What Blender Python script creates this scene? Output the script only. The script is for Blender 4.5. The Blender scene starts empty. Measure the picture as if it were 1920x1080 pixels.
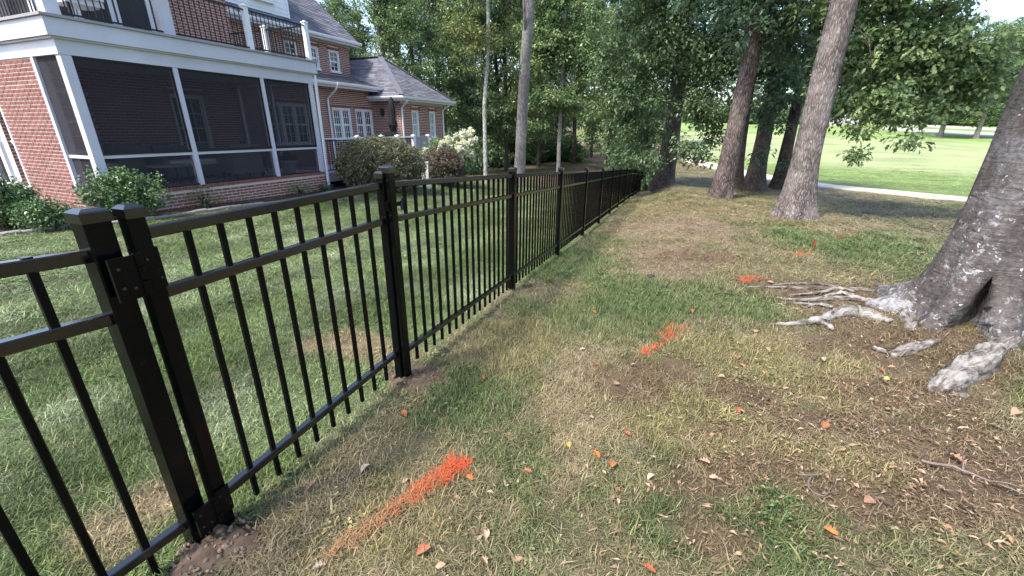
import bpy, math, random
import numpy as np
from mathutils import Vector, Matrix

R_ = math.radians
rnd = random.Random(7)
scene = bpy.context.scene
COL = scene.collection

# ------------------------------------------------------------------ camera, light, exposure
PITCH, ROLL, FPX = R_(20.62), R_(0.49), 793.0
cam = bpy.data.cameras.new('camera')
cam.lens = 36.0 * FPX / 1920.0
cam.sensor_width = 36.0
cam.clip_start, cam.clip_end = 0.05, 2000
camo = bpy.data.objects.new('camera', cam)
COL.objects.link(camo)
camo.matrix_world = Matrix.Rotation(math.pi / 2 - PITCH, 4, 'X') @ Matrix.Rotation(ROLL, 4, 'Z')
scene.camera = camo

SUN_DIR = Vector((-0.46, -0.36, 0.81)).normalized()          # towards the sun
SUN_EL = math.asin(SUN_DIR.z)
SUN_AZ = math.atan2(SUN_DIR.x, SUN_DIR.y)
world = bpy.data.worlds.new('World')
scene.world = world
world.use_nodes = True
wn = world.node_tree
for n in list(wn.nodes): wn.nodes.remove(n)
sky = wn.nodes.new('ShaderNodeTexSky')
sky.sky_type = 'NISHITA'
sky.sun_disc = False
sky.sun_elevation = SUN_EL
sky.sun_rotation = SUN_AZ
sky.dust_density = 2.0
sky.air_density = 1.0
sky.ozone_density = 1.0
bg = wn.nodes.new('ShaderNodeBackground')
bg.inputs[1].default_value = 0.15
wo = wn.nodes.new('ShaderNodeOutputWorld')
wn.links.new(sky.outputs[0], bg.inputs[0]); wn.links.new(bg.outputs[0], wo.inputs[0])
sl = bpy.data.lights.new('sun', 'SUN')
sl.energy = 2.2
sl.angle = R_(9)
sl.color = (1.0, 0.94, 0.85)
so = bpy.data.objects.new('sun', sl)
COL.objects.link(so)
so.rotation_euler = SUN_DIR.to_track_quat('Z', 'Y').to_euler()
scene.view_settings.view_transform = 'Standard'
scene.view_settings.look = 'None'
scene.view_settings.gamma = 1.0
scene.view_settings.use_curve_mapping = False
scene.view_settings.exposure = 1.62
scene.render.engine = 'CYCLES'
scene.cycles.max_bounces = 8
scene.cycles.transparent_max_bounces = 24

# ------------------------------------------------------------------ terrain function and ray helper
AF = R_(19.7)
SD = np.array([math.sin(AF), math.cos(AF)])                   # along the fence
TD = np.array([math.cos(AF), -math.sin(AF)])                  # to the right of the fence
F0 = np.array([-0.64, 2.215]); T0 = float(F0 @ TD); S0 = float(F0 @ SD)
LS = [-60, -5, 0, 2, 17.2, 32, 45, 70, 100, 150, 300, 600]
LZ = [-1.1, -1.25, -1.36, -1.41, -2.515, -3.85, -4.1, -3.7, -2.2, 1, 9, 18]
RS = [-60, -5, 0, 3, 9, 15, 20, 28, 40, 60, 80, 100, 140, 300, 600]
RZ = [-1.0, -1.1, -1.25, -1.36, -1.66, -1.92, -2.15, -2.4, -2.5, -1.9, -.9, .3, 2.5, 9, 18]

def smo(x, a, b):
    x = np.clip((x - a) / (b - a), 0, 1)
    return x * x * (3 - 2 * x)

def hash2(ix, iy, seed):
    n = (ix.astype(np.int64) * 374761393 + iy.astype(np.int64) * 668265263 + seed * 974634777) & 0x7fffffff
    n = ((n ^ (n >> 13)) * 1274126177) & 0x7fffffff
    return ((n ^ (n >> 16)) & 0xffff) / 65535.0

def vnoise(x, y, seed=0):
    x = np.asarray(x, float); y = np.asarray(y, float)
    ix, iy = np.floor(x), np.floor(y)
    fx, fy = x - ix, y - iy
    fx = fx * fx * (3 - 2 * fx); fy = fy * fy * (3 - 2 * fy)
    a = hash2(ix, iy, seed); b = hash2(ix + 1, iy, seed); c = hash2(ix, iy + 1, seed); d = hash2(ix + 1, iy + 1, seed)
    return (a * (1 - fx) + b * fx) * (1 - fy) + (c * (1 - fx) + d * fx) * fy

def fbm(x, y, seed=0, o=4):
    t = 0; a = .5; s = 0
    for i in range(o):
        t = t + a * vnoise(x * 2 ** i, y * 2 ** i, seed + i * 17); s += a; a *= .5
    return t / s

def gz(x, y, fine=True):
    x = np.asarray(x, float); y = np.asarray(y, float)
    s = x * SD[0] + y * SD[1]; t = x * TD[0] + y * TD[1] - T0
    zl = np.interp(s, LS, LZ); zr = np.interp(s, RS, RZ)
    w = smo(t, .35, 2.0)
    zl = zl + smo(-t, 3, 9) * np.clip(s - 5, 0, 8) * .055
    z = zl * (1 - w) + zr * w
    if fine:
        z = z + (fbm(x * 1.3, y * 1.3, 3, 3) - .5) * .05 * smo(t, -.1, .8) + (fbm(x * .5, y * .5, 9, 2) - .5) * .05
    return z

CP, SP_, CR, SR = math.cos(PITCH), math.sin(PITCH), math.cos(ROLL), math.sin(ROLL)
def ray(u, v):
    x = (u - 960) / FPX; y = (540 - v) / FPX
    x, y = x * CR - y * SR, x * SR + y * CR
    return np.array([x, CP + y * SP_, -SP_ + y * CP])
KK = np.geomspace(.5, 600, 3000)
def gp(u, v):
    """where the sight line through a measured point of the photograph meets the terrain"""
    d = ray(u, v); P = d[None] * KK[:, None]
    h = P[:, 2] - gz(P[:, 0], P[:, 1]); i = int(np.argmax(h < 0))
    if h[i] >= 0: return Vector(d * 600)
    a, b = KK[i - 1], KK[i]
    for _ in range(30):
        m = (a + b) / 2; p = d * m
        if p[2] < gz(p[0], p[1]): b = m
        else: a = m
    return Vector((d * b).tolist())
def pd(u, v, dist):
    d = ray(u, v); return Vector((d * (dist / math.hypot(d[0], d[1]))).tolist())
def ground(x, y): return float(gz(x, y))

# ------------------------------------------------------------------ mesh helpers
class MB:
    def __init__(s): s.v = []; s.f = []
    def add(s, vs, fs):
        o = len(s.v); s.v += [tuple(v) for v in vs]; s.f += [tuple(i + o for i in f) for f in fs]; return s
    def box(s, x0, x1, y0, y1, z0, z1):
        vs = [(x0, y0, z0), (x1, y0, z0), (x1, y1, z0), (x0, y1, z0), (x0, y0, z1), (x1, y0, z1), (x1, y1, z1), (x0, y1, z1)]
        return s.add(vs, [(0, 3, 2, 1), (4, 5, 6, 7), (0, 1, 5, 4), (1, 2, 6, 5), (2, 3, 7, 6), (3, 0, 4, 7)])
    def bar(s, p, q, w, h, c=.002, up=(0, 0, 1)):
        """chamfered rectangular bar from p to q"""
        p = Vector(p); q = Vector(q); d = (q - p).normalized(); up = Vector(up)
        if abs(d.dot(up)) > .98: up = Vector((0, 1, 0))
        r = d.cross(up).normalized(); n = r.cross(d).normalized()
        a, b = w / 2, h / 2
        prof = [(-a + c, -b), (a - c, -b), (a, -b + c), (a, b - c), (a - c, b), (-a + c, b), (-a, b - c), (-a, -b + c)]
        vs = [p + r * x + n * y for x, y in prof] + [q + r * x + n * y for x, y in prof]
        fs = [(i, (i + 1) % 8, 8 + (i + 1) % 8, 8 + i) for i in range(8)] + [tuple(range(7, -1, -1)), tuple(range(8, 16))]
        return s.add(vs, fs)
    def tube(s, pts, rad, seg=8, wob=0, rg=None, cap=True):
        pts = [Vector(p) for p in pts]; o = len(s.v); n = len(pts)
        prev = None
        for i, p in enumerate(pts):
            d = (pts[min(i + 1, n - 1)] - pts[max(i - 1, 0)]).normalized()
            if prev is None:
                a = Vector((1, 0, 0)) if abs(d.x) < .8 else Vector((0, 1, 0))
                r = d.cross(a).normalized()
            else:
                r = (prev - d * prev.dot(d)).normalized()
            prev = r; b = d.cross(r)
            for k in range(seg):
                th = 2 * math.pi * k / seg
                rr = rad[i] * (1 + (wob * (rg.random() - .5) if wob else 0))
                s.v.append(tuple(p + (r * math.cos(th) + b * math.sin(th)) * rr))
        for i in range(n - 1):
            for k in range(seg):
                k2 = (k + 1) % seg
                s.f.append((o + i * seg + k, o + i * seg + k2, o + (i + 1) * seg + k2, o + (i + 1) * seg + k))
        if cap:
            s.f.append(tuple(o + k for k in range(seg - 1, -1, -1)))
            s.f.append(tuple(o + (n - 1) * seg + k for k in range(seg)))
        return s
    def lathe(s, c, prof, seg=20):
        o = len(s.v); n = len(prof)
        for r, z in prof:
            for k in range(seg):
                th = 2 * math.pi * k / seg
                s.v.append((c[0] + r * math.cos(th), c[1] + r * math.sin(th), c[2] + z))
        for i in range(n - 1):
            for k in range(seg):
                k2 = (k + 1) % seg
                s.f.append((o + i * seg + k, o + i * seg + k2, o + (i + 1) * seg + k2, o + (i + 1) * seg + k))
        s.f.append(tuple(o + k for k in range(seg - 1, -1, -1)))
        s.f.append(tuple(o + (n - 1) * seg + k for k in range(seg)))
        return s
    def mesh(s, name, m, smooth=False):
        me = bpy.data.meshes.new(name); me.from_pydata(s.v, [], s.f)
        if m: me.materials.append(m)
        if smooth: me.polygons.foreach_set('use_smooth', [True] * len(me.polygons))
        return me
    def build(s, name, m, parent=None, smooth=False, kind=None, label=None):
        o = bpy.data.objects.new(name, s.mesh(name, m, smooth)); COL.objects.link(o)
        if parent: o.parent = parent
        if kind: o['kind'] = kind
        if label: o['label'] = label
        return o

def link(name, me, parent=None, loc=(0, 0, 0), rot=(0, 0, 0), scale=(1, 1, 1)):
    o = bpy.data.objects.new(name, me); COL.objects.link(o)
    o.location = loc; o.rotation_euler = rot; o.scale = scale
    if parent: o.parent = parent
    return o
def tag(o, label, cat, group=None, kind=None):
    if label: o['label'] = label
    if cat: o['category'] = cat
    if group: o['group'] = group
    if kind: o['kind'] = kind
    return o
def thing(name, label, cat, loc=(0, 0, 0), rz=0, group=None):
    o = bpy.data.objects.new(name, None); COL.objects.link(o)
    o.empty_display_size = .2
    o.location = loc; o.rotation_euler = (0, 0, rz)
    return tag(o, label, cat, group)
def np_mesh(name, V, loops, sizes, m, smooth=False, tint=None):
    me = bpy.data.meshes.new(name)
    me.vertices.add(len(V)); me.vertices.foreach_set('co', np.asarray(V, np.float32).ravel())
    me.loops.add(len(loops)); me.loops.foreach_set('vertex_index', np.asarray(loops, np.int32))
    me.polygons.add(len(sizes))
    st = np.concatenate([[0], np.cumsum(sizes)[:-1]])
    me.polygons.foreach_set('loop_start', st.astype(np.int32))
    if smooth: me.polygons.foreach_set('use_smooth', np.ones(len(sizes), bool))
    if m: me.materials.append(m)
    if tint is not None:
        a = me.attributes.new('tint', 'FLOAT', 'POINT'); a.data.foreach_set('value', np.asarray(tint, np.float32))
    me.update(calc_edges=True); me.validate()
    return me

# ------------------------------------------------------------------ materials
class NT:
    def __init__(s, name):
        s.m = bpy.data.materials.new(name); s.m.use_nodes = True; s.t = s.m.node_tree
        s.b = s.t.nodes['Principled BSDF']; s.out = s.t.nodes['Material Output']
    def n(s, ty, **kw):
        n = s.t.nodes.new(ty)
        for k, v in kw.items(): setattr(n, k, v)
        return n
    def l(s, a, b): s.t.links.new(a, b)
    def noise(s, vec, scale, detail=4, rough=.6, dist=0):
        n = s.n('ShaderNodeTexNoise'); n.inputs['Scale'].default_value = scale; n.inputs['Detail'].default_value = detail
        n.inputs['Roughness'].default_value = rough; n.inputs['Distortion'].default_value = dist
        if vec is not None: s.l(vec, n.inputs['Vector'])
        return n.outputs['Fac']
    def ramp(s, f, stops):
        n = s.n('ShaderNodeValToRGB'); e = n.color_ramp.elements
        while len(e) < len(stops): e.new(.5)
        for q, (p, c) in zip(e, stops): q.position = p; q.color = (*c, 1) if len(c) == 3 else c
        s.l(f, n.inputs[0]); return n.outputs[0]
    def mix(s, f, a, b, mode='MIX'):
        n = s.n('ShaderNodeMix', data_type='RGBA', blend_type=mode)
        for val, k in ((f, 0), (a, 6), (b, 7)):
            if hasattr(val, 'links'): s.l(val, n.inputs[k])
            elif isinstance(val, (int, float)): n.inputs[k].default_value = val
            else: n.inputs[k].default_value = (*val, 1)
        return n.outputs[2]
    def math(s, op, a, b=0.0):
        n = s.n('ShaderNodeMath', operation=op)
        for val, k in ((a, 0), (b, 1)):
            if hasattr(val, 'links'): s.l(val, n.inputs[k])
            else: n.inputs[k].default_value = val
        return n.outputs[0]
    def pos(s, obj=False, scale=(1, 1, 1)):
        o = s.n('ShaderNodeTexCoord').outputs['Object'] if obj else s.n('ShaderNodeNewGeometry').outputs['Position']
        if scale != (1, 1, 1):
            m = s.n('ShaderNodeMapping'); m.inputs['Scale'].default_value = scale; s.l(o, m.inputs[0]); o = m.outputs[0]
        return o
    def bump(s, h, strength=.5, dist=.01):
        n = s.n('ShaderNodeBump'); n.inputs['Strength'].default_value = strength; n.inputs['Distance'].default_value = dist
        s.l(h, n.inputs['Height']); s.l(n.outputs[0], s.b.inputs['Normal'])
    def col(s, c):
        if hasattr(c, 'links'): s.l(c, s.b.inputs['Base Color'])
        else: s.b.inputs['Base Color'].default_value = (*c, 1)
    def rough(s, r, spec=None):
        if hasattr(r, 'links'): s.l(r, s.b.inputs['Roughness'])
        else: s.b.inputs['Roughness'].default_value = r
        if spec is not None: s.b.inputs['Specular IOR Level'].default_value = spec
    def rand(s):
        """a random number per object and per loose piece"""
        a = s.n('ShaderNodeObjectInfo').outputs['Random']; b = s.n('ShaderNodeNewGeometry').outputs['Random Per Island']
        return s.math('FRACT', s.math('ADD', a, b))

def simple(name, c, rough=.6, var=.12, scale=6, bump=0, bscale=60, spec=.4, metal=0):
    k = NT(name); p = k.pos()
    f = k.noise(p, scale, 5)
    k.col(k.ramp(f, [(.25, tuple(x * (1 - var) for x in c)), (.75, tuple(min(1, x * (1 + var)) for x in c))]))
    k.rough(rough, spec); k.b.inputs['Metallic'].default_value = metal
    if bump: k.bump(k.noise(p, bscale, 3), bump, .004)
    return k.m

def m_black(name='black_powder_coat', spec=.16):
    k = NT(name); p = k.pos()
    f = k.noise(p, 35, 5, .7)
    k.col(k.ramp(f, [(.3, (.002, .002, .0025)), (.62, (.003, .003, .0035)), (.85, (.012, .0115, .012))]))
    k.rough(k.ramp(k.noise(p, 9, 4), [(.3, (.10,) * 3), (.7, (.2,) * 3)]), spec)
    k.bump(k.noise(p, 500, 2), .08, .001)
    if spec > .6: k.b.inputs['IOR'].default_value = 1.6
    return k.m
def m_brick():
    k = NT('red_brick'); p = k.pos(); r = k.rand()
    base = k.ramp(r, [(0, (.125, .038, .034)), (.3, (.185, .058, .047)), (.6, (.23, .078, .061)), (.85, (.155, .049, .042)), (1, (.27, .115, .092))])
    f = k.noise(p, 45, 5, .7)
    k.col(k.mix(k.math('MULTIPLY', f, .45), base, (.40, .24, .20), 'MIX'))
    k.rough(.88, .2); k.bump(f, .5, .004)
    return k.m
def m_leaf(name, c0, c1, c2, trans=.35, rough=.38):
    k = NT(name)
    r = k.rand(); a = k.n('ShaderNodeAttribute', attribute_name='tint').outputs['Fac']
    f = k.math('ADD', k.math('MULTIPLY', r, .45), k.math('MULTIPLY', a, .55))
    c = k.ramp(f, [(.1, c0), (.5, c1), (.9, c2)])
    k.col(c); k.rough(rough, .35)
    tr = k.n('ShaderNodeBsdfTranslucent'); mx = k.n('ShaderNodeMixShader'); mx.inputs[0].default_value = trans
    cc = k.mix(.4, c, (.14, .19, .06))
    k.l(cc, tr.inputs[0]); k.l(k.b.outputs[0], mx.inputs[1]); k.l(tr.outputs[0], mx.inputs[2]); k.l(mx.outputs[0], k.out.inputs[0])
    return k.m
def m_bark(name, c0, c1, c2, vs=(9, 9, 1.6), bump=1.0, lichen=0.0):
    k = NT(name); p = k.pos(True, vs)
    f = k.noise(p, 2.2, 6, .68, .6)
    v = k.n('ShaderNodeTexVoronoi', feature='DISTANCE_TO_EDGE'); v.inputs['Scale'].default_value = 2.0
    wv = k.n('ShaderNodeVectorMath', operation='ADD'); k.l(p, wv.inputs[0])
    nz = k.n('ShaderNodeTexNoise'); nz.inputs['Scale'].default_value = 1.5; k.l(p, nz.inputs['Vector']); k.l(nz.outputs['Color'], wv.inputs[1])
    k.l(wv.outputs[0], v.inputs['Vector'])
    fur = k.math('MINIMUM', k.math('MULTIPLY', v.outputs['Distance'], 3.2), 1.0)
    h = k.math('ADD', k.math('MULTIPLY', f, .6), k.math('MULTIPLY', fur, .5))
    c = k.ramp(h, [(.25, c0), (.55, c1), (.85, c2)])
    big = k.noise(k.pos(True), 2.4, 5, .65)
    c = k.mix(k.ramp(big, [(.45, (0,) * 3), (.7, (.45,) * 3)]), c, tuple(x * 1.5 for x in c2))
    if lichen:
        li = k.noise(k.pos(True), 9, 6, .75)
        c = k.mix(k.ramp(li, [(.60, (0,) * 3), (.66, (lichen,) * 3)]), c, (.42, .42, .40))
    k.col(c); k.rough(.9, .15); k.bump(h, bump, .03)
    return k.m
def m_smooth_bark():
    k = NT('grey_lichen_bark'); o = k.pos(True)
    f = k.noise(k.pos(True, (1.0, 1.0, 5.0)), 3.0, 8, .65, .8)
    big = k.noise(o, 1.7, 6, .65)
    c = k.ramp(big, [(.3, (.045, .038, .035)), (.48, (.085, .073, .068)), (.62, (.14, .13, .135)), (.75, (.20, .20, .215))])
    c = k.mix(1.0, c, k.ramp(k.noise(o, 30, 6, .75), [(.3, (.42,) * 3), (.7, (1.6,) * 3)]), 'MULTIPLY')
    crack = k.ramp(k.noise(k.pos(True, (1.5, 1.5, 6)), 2.2, 7, .72, 2.2), [(.335, (1,) * 3), (.375, (0,) * 3)])
    c = k.mix(k.math('MULTIPLY', crack, .8), c, (.014, .012, .011))
    sep = k.n('ShaderNodeSeparateXYZ'); k.l(o, sep.inputs[0])
    low = k.math('MULTIPLY', k.math('SUBTRACT', 1.1, sep.outputs['Z']), .085)
    li = k.math('ADD', k.noise(o, 17, 10, .80, .1), low)
    li = k.math('ADD', li, k.math('MULTIPLY', k.math('SUBTRACT', k.noise(o, 2.3, 3), .5), .35))
    c = k.mix(k.ramp(li, [(.60, (0,) * 3), (.655, (.8,) * 3)]), c, k.ramp(k.noise(o, 40, 5), [(.3, (.18, .18, .175)), (.7, (.45, .455, .46))]))
    sp = k.noise(o, 26, 2, .4); sp2 = k.noise(o, 3, 2)
    c = k.mix(k.ramp(k.math('ADD', sp, k.math('MULTIPLY', sp2, .2)), [(.80, (0,) * 3), (.83, (.8,) * 3)]), c, (.5, .5, .48))
    k.col(c); k.rough(.72, .3)
    h = k.math('SUBTRACT', k.math('ADD', f, k.math('MULTIPLY', li, .25)), k.math('MULTIPLY', crack, .6))
    k.bump(k.math('ADD', h, k.math('MULTIPLY', k.noise(o, 30, 6, .75), .3)), 1.0, .025)
    return k.m
def m_root():
    k = NT('root_bark'); o = k.n('ShaderNodeAttribute', attribute_name='rc').outputs['Vector']
    f = k.noise(o, 9, 10, .78, .6)
    c = k.ramp(f, [(.38, (.035, .027, .022)), (.46, (.14, .118, .10)), (.54, (.31, .285, .26)), (.70, (.50, .48, .45))])
    k.col(c); k.rough(.85, .2); k.bump(f, 1.0, .02)
    return k.m
def m_ground():
    k = NT('ground_cover')
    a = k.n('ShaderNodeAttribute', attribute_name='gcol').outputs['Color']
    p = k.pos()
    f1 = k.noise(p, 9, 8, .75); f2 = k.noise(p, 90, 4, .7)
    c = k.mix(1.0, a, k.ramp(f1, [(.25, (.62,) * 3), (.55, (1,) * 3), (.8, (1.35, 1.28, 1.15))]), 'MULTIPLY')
    c = k.mix(1.0, c, k.ramp(f2, [(.3, (.6,) * 3), (.7, (1.25,) * 3)]), 'MULTIPLY')
    k.col(c); k.rough(.95, .1)
    k.bump(k.math('ADD', f2, k.math('MULTIPLY', f1, .6)), .8, .03)
    return k.m
def m_blade(name, straw=False):
    k = NT(name)
    a = k.n('ShaderNodeAttribute', attribute_type='INSTANCER', attribute_name='gcol').outputs['Color']
    r = k.rand()
    if straw:
        c = k.ramp(r, [(0, (.19, .135, .075)), (.5, (.33, .26, .15)), (1, (.50, .41, .27))])
        c = k.mix(.25, c, a)
    else:
        c = k.mix(1.0, a, k.ramp(r, [(0, (.42, .5, .36)), (.5, (1.0, 1.02, .9)), (.82, (1.45, 1.4, 1.25)), (1, (2.2, 1.9, 1.6))]), 'MULTIPLY')
    k.col(c); k.rough(.5, .35)
    tr = k.n('ShaderNodeBsdfTranslucent'); mx = k.n('ShaderNodeMixShader'); mx.inputs[0].default_value = .3
    k.l(c, tr.inputs[0]); k.l(k.b.outputs[0], mx.inputs[1]); k.l(tr.outputs[0], mx.inputs[2]); k.l(mx.outputs[0], k.out.inputs[0])
    return k.m
def m_screen():
    k = NT('insect_screen')
    k.col((.040, .036, .046)); k.rough(.8, .2)
    tr = k.n('ShaderNodeBsdfTransparent'); mx = k.n('ShaderNodeMixShader'); mx.inputs[0].default_value = .40
    k.l(tr.outputs[0], mx.inputs[1]); k.l(k.b.outputs[0], mx.inputs[2]); k.l(mx.outputs[0], k.out.inputs[0])
    return k.m
def m_glass(name, c=(.02, .024, .03)):
    k = NT(name); k.col(c); k.rough(.06, .6)
    return k.m
def m_shingle():
    k = NT('slate_grey_shingle'); r = k.rand(); p = k.pos()
    c = k.ramp(r, [(0, (.095, .095, .115)), (.5, (.14, .14, .165)), (1, (.19, .19, .215))])
    f = k.noise(p, 30, 4, .7)
    k.col(k.mix(1.0, c, k.ramp(f, [(.3, (.8,) * 3), (.7, (1.2,) * 3)]), 'MULTIPLY')); k.rough(.9, .2)
    return k.m

M = dict(
    black=m_black(), gloss=m_black('glossy_black_powder_coat', .72), brick=m_brick(), mortar=simple('mortar', (.66, .55, .50), .95, .15, 20),
    white=simple('white_trim_paint', (.54, .53, .59), .5, .10, 1.3, 0), white2=simple('white_frame_paint', (.74, .74, .77), .45, .04, 3),
    screen=m_screen(), glass=m_glass('window_glass'), blind=m_glass('window_glass_with_blind', (.30, .38, .38)),
    shingle=m_shingle(), roofbase=simple('roof_underlay', (.05, .05, .055), .95),
    siding=simple('white_siding', (.76, .76, .78), .6, .03, 3), iron=simple('black_railing_metal', (.008, .008, .009), .45, .2, 20),
    deck=simple('grey_deck_board', (.30, .29, .30), .8, .12, 8), floor=simple('porch_floor_paver', (.48, .45, .42), .8, .15, 5),
    ceil=simple('porch_ceiling_paint', (.6, .6, .62), .6), cush=simple('cream_cushion', (.82, .79, .73), .9), wicker=simple('grey_wicker', (.22, .20, .20), .85, .3, 50, .4),
    blue=simple('blue_pillow', (.10, .15, .26), .9), pot=simple('grey_stone_pot', (.36, .35, .35), .8), canvas=simple('black_canvas_cover', (.008, .008, .009), .75, .3, 12, .5, 25),
    lilac=simple('greyed_wood_panel', (.38, .35, .38), .8, .1, 8), post=simple('white_vinyl_post', (.75, .75, .76), .4, .03, 3),
    ground=m_ground(), concrete=simple('pale_concrete', (.60, .53, .47), .9, .12, 3, .3, 40), asphalt=simple('pale_road_surface', (.42, .40, .39), .9, .1, 1),  # road in an even pale grey
    mulch=simple('edging_stone', (.27, .24, .22), .9, .2, 10),
    blade=m_blade('grass_blade'), straw=m_blade('dry_grass_blade', True), beech=m_smooth_bark(), root=m_root(),
    oak=m_bark('oak_bark', (.045, .036, .032), (.15, .125, .115), (.25, .22, .21), (15, 15, 3.2), .7, .35),
    brownoak=m_bark('brown_oak_bark', (.03, .022, .02), (.105, .08, .074), (.2, .165, .155), (13, 13, 3), .8, .3),
    darkbark=m_bark('dark_bark', (.018, .014, .012), (.06, .048, .042), (.11, .09, .08), (14, 14, 3), .7, .1),
    greybark=m_bark('pale_grey_bark', (.09, .08, .075), (.22, .20, .19), (.33, .31, .30), (12, 12, 2.4), .6, .2),
    birch=m_bark('pale_birch_bark', (.12, .11, .10), (.36, .34, .31), (.5, .48, .45), (5, 5, 3), .5, .2),
    oakleaf=m_leaf('oak_leaves', (0.056, 0.101, 0.053), (0.108, 0.176, 0.086), (0.218, 0.282, 0.133)),
    darkleaf=m_leaf('dark_green_leaves', (0.044, 0.085, 0.059), (0.083, 0.144, 0.087), (0.16, 0.229, 0.125)),  # dark green leaf tones
    midleaf=m_leaf('maple_leaves', (0.077, 0.135, 0.061), (0.153, 0.234, 0.103), (0.381, 0.464, 0.191)),
    lightleaf=m_leaf('light_leaves', (0.1, 0.149, 0.051), (0.18, 0.247, 0.099), (0.288, 0.346, 0.165)),
    yellowleaf=m_leaf('sparse_yellow_green_leaves', (.10, .13, .04), (.17, .20, .065), (.26, .28, .11)),
    holly=m_leaf('holly_leaves', (0.049, 0.096, 0.039), (0.091, 0.166, 0.066), (0.166, 0.264, 0.105), .15, .3),
    hedgeleaf=m_leaf('bronze_green_leaves', (0.083, 0.082, 0.052), (0.156, 0.16, 0.092), (0.275, 0.26, 0.147), .2),
    rosyleaf=m_leaf('rosy_bronze_leaves', (0.071, 0.067, 0.049), (0.131, 0.113, 0.084), (0.262, 0.173, 0.14), .2),
    bloom=m_leaf('cream_blossom', (.62, .62, .42), (.80, .80, .60), (.86, .86, .72), .25),
    soil=simple('brown_soil', (.105, .072, .05), .95, .35, 14, .8, 40), stone=simple('pale_clod', (.20, .145, .105), .95, .3, 20, .5, 60),
)
def m_dry(name, c0, c1):
    k = NT(name); r = k.rand(); p = k.pos()
    c = k.mix(r, c0, c1); f = k.noise(p, 70, 4)
    k.col(k.mix(1.0, c, k.ramp(f, [(.3, (.7,) * 3), (.7, (1.2,) * 3)]), 'MULTIPLY')); k.rough(.7, .3)
    return k.m
DRY = dict(rust=m_dry('rust_dry_leaf', (.24, .075, .035), (.32, .12, .06)), tan=m_dry('tan_dry_leaf', (.30, .18, .11), (.44, .29, .19)),
           orange=m_dry('orange_dry_leaf', (.55, .13, .03), (.50, .17, .06)), pink=m_dry('pinkish_dry_leaf', (.29, .165, .105), (.42, .265, .185)),
           yellow=m_dry('yellow_dry_leaf', (.60, .40, .05), (.55, .38, .10)), pale=m_dry('pale_dry_leaf', (.46, .35, .25), (.56, .45, .34)))
def m_paint():
    k = NT('orange_marking_paint'); r = k.n('ShaderNodeAttribute', attribute_name='tint').outputs['Fac']
    k.col(k.ramp(r, [(0, (.27, .17, .09)), (.4, (.36, .13, .055)), (.75, (.46, .085, .03)), (1, (.56, .07, .02))])); k.rough(.6, .3)
    return k.m
M['orange'] = m_paint()

# ------------------------------------------------------------------ the terrain sheet with its natural ground cover
C0 = Vector((-7.6, 7.97, 0)); AH = R_(22.8)
DU = Vector((math.sin(AH), math.cos(AH), 0)); DW = Vector((-DU.y, DU.x, 0))
def hloc(u, w, z=0): return C0 + DU * u + DW * w + Vector((0, 0, z))

def blob(X, Y, u, v, rx, ry, soft=.5, seed=1, nz=.6, ang=0):
    c = gp(u, v); dx, dy = X - c.x, Y - c.y; soft *= .55
    ca, sa = math.cos(ang), math.sin(ang)
    d = np.sqrt(((dx * ca + dy * sa) / rx) ** 2 + ((-dx * sa + dy * ca) / ry) ** 2)
    d = d + (fbm(X * 2.2 / max(rx, .3), Y * 2.2 / max(rx, .3), seed, 5) - .5) * nz * 2.0 + (fbm(X * 9, Y * 9, seed + 3, 3) - .5) * .7
    return 1 - smo(d, 1 - soft, 1 + soft)

PATH = [gp(1930, 384), gp(1820, 375), gp(1680, 362), gp(1530, 348), gp(1430, 332), gp(1360, 317), gp(1305, 304), gp(1255, 296)]
def path_dist(X, Y):
    """distance to the cart path, positive on the fairway side"""
    best = np.full(X.shape, 1e9); sg = np.ones(X.shape)
    for a, b in zip(PATH[:-1], PATH[1:]):
        ax, ay, bx, by = a.x, a.y, b.x, b.y
        L = (bx - ax) ** 2 + (by - ay) ** 2
        k = np.clip(((X - ax) * (bx - ax) + (Y - ay) * (by - ay)) / L, 0, 1)
        d = np.hypot(X - ax - k * (bx - ax), Y - ay - k * (by - ay))
        c = (bx - ax) * (Y - ay) - (by - ay) * (X - ax)
        sg = np.where(d < best, np.where(c < 0, 1, -1), sg); best = np.minimum(best, d)
    return best, sg

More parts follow.
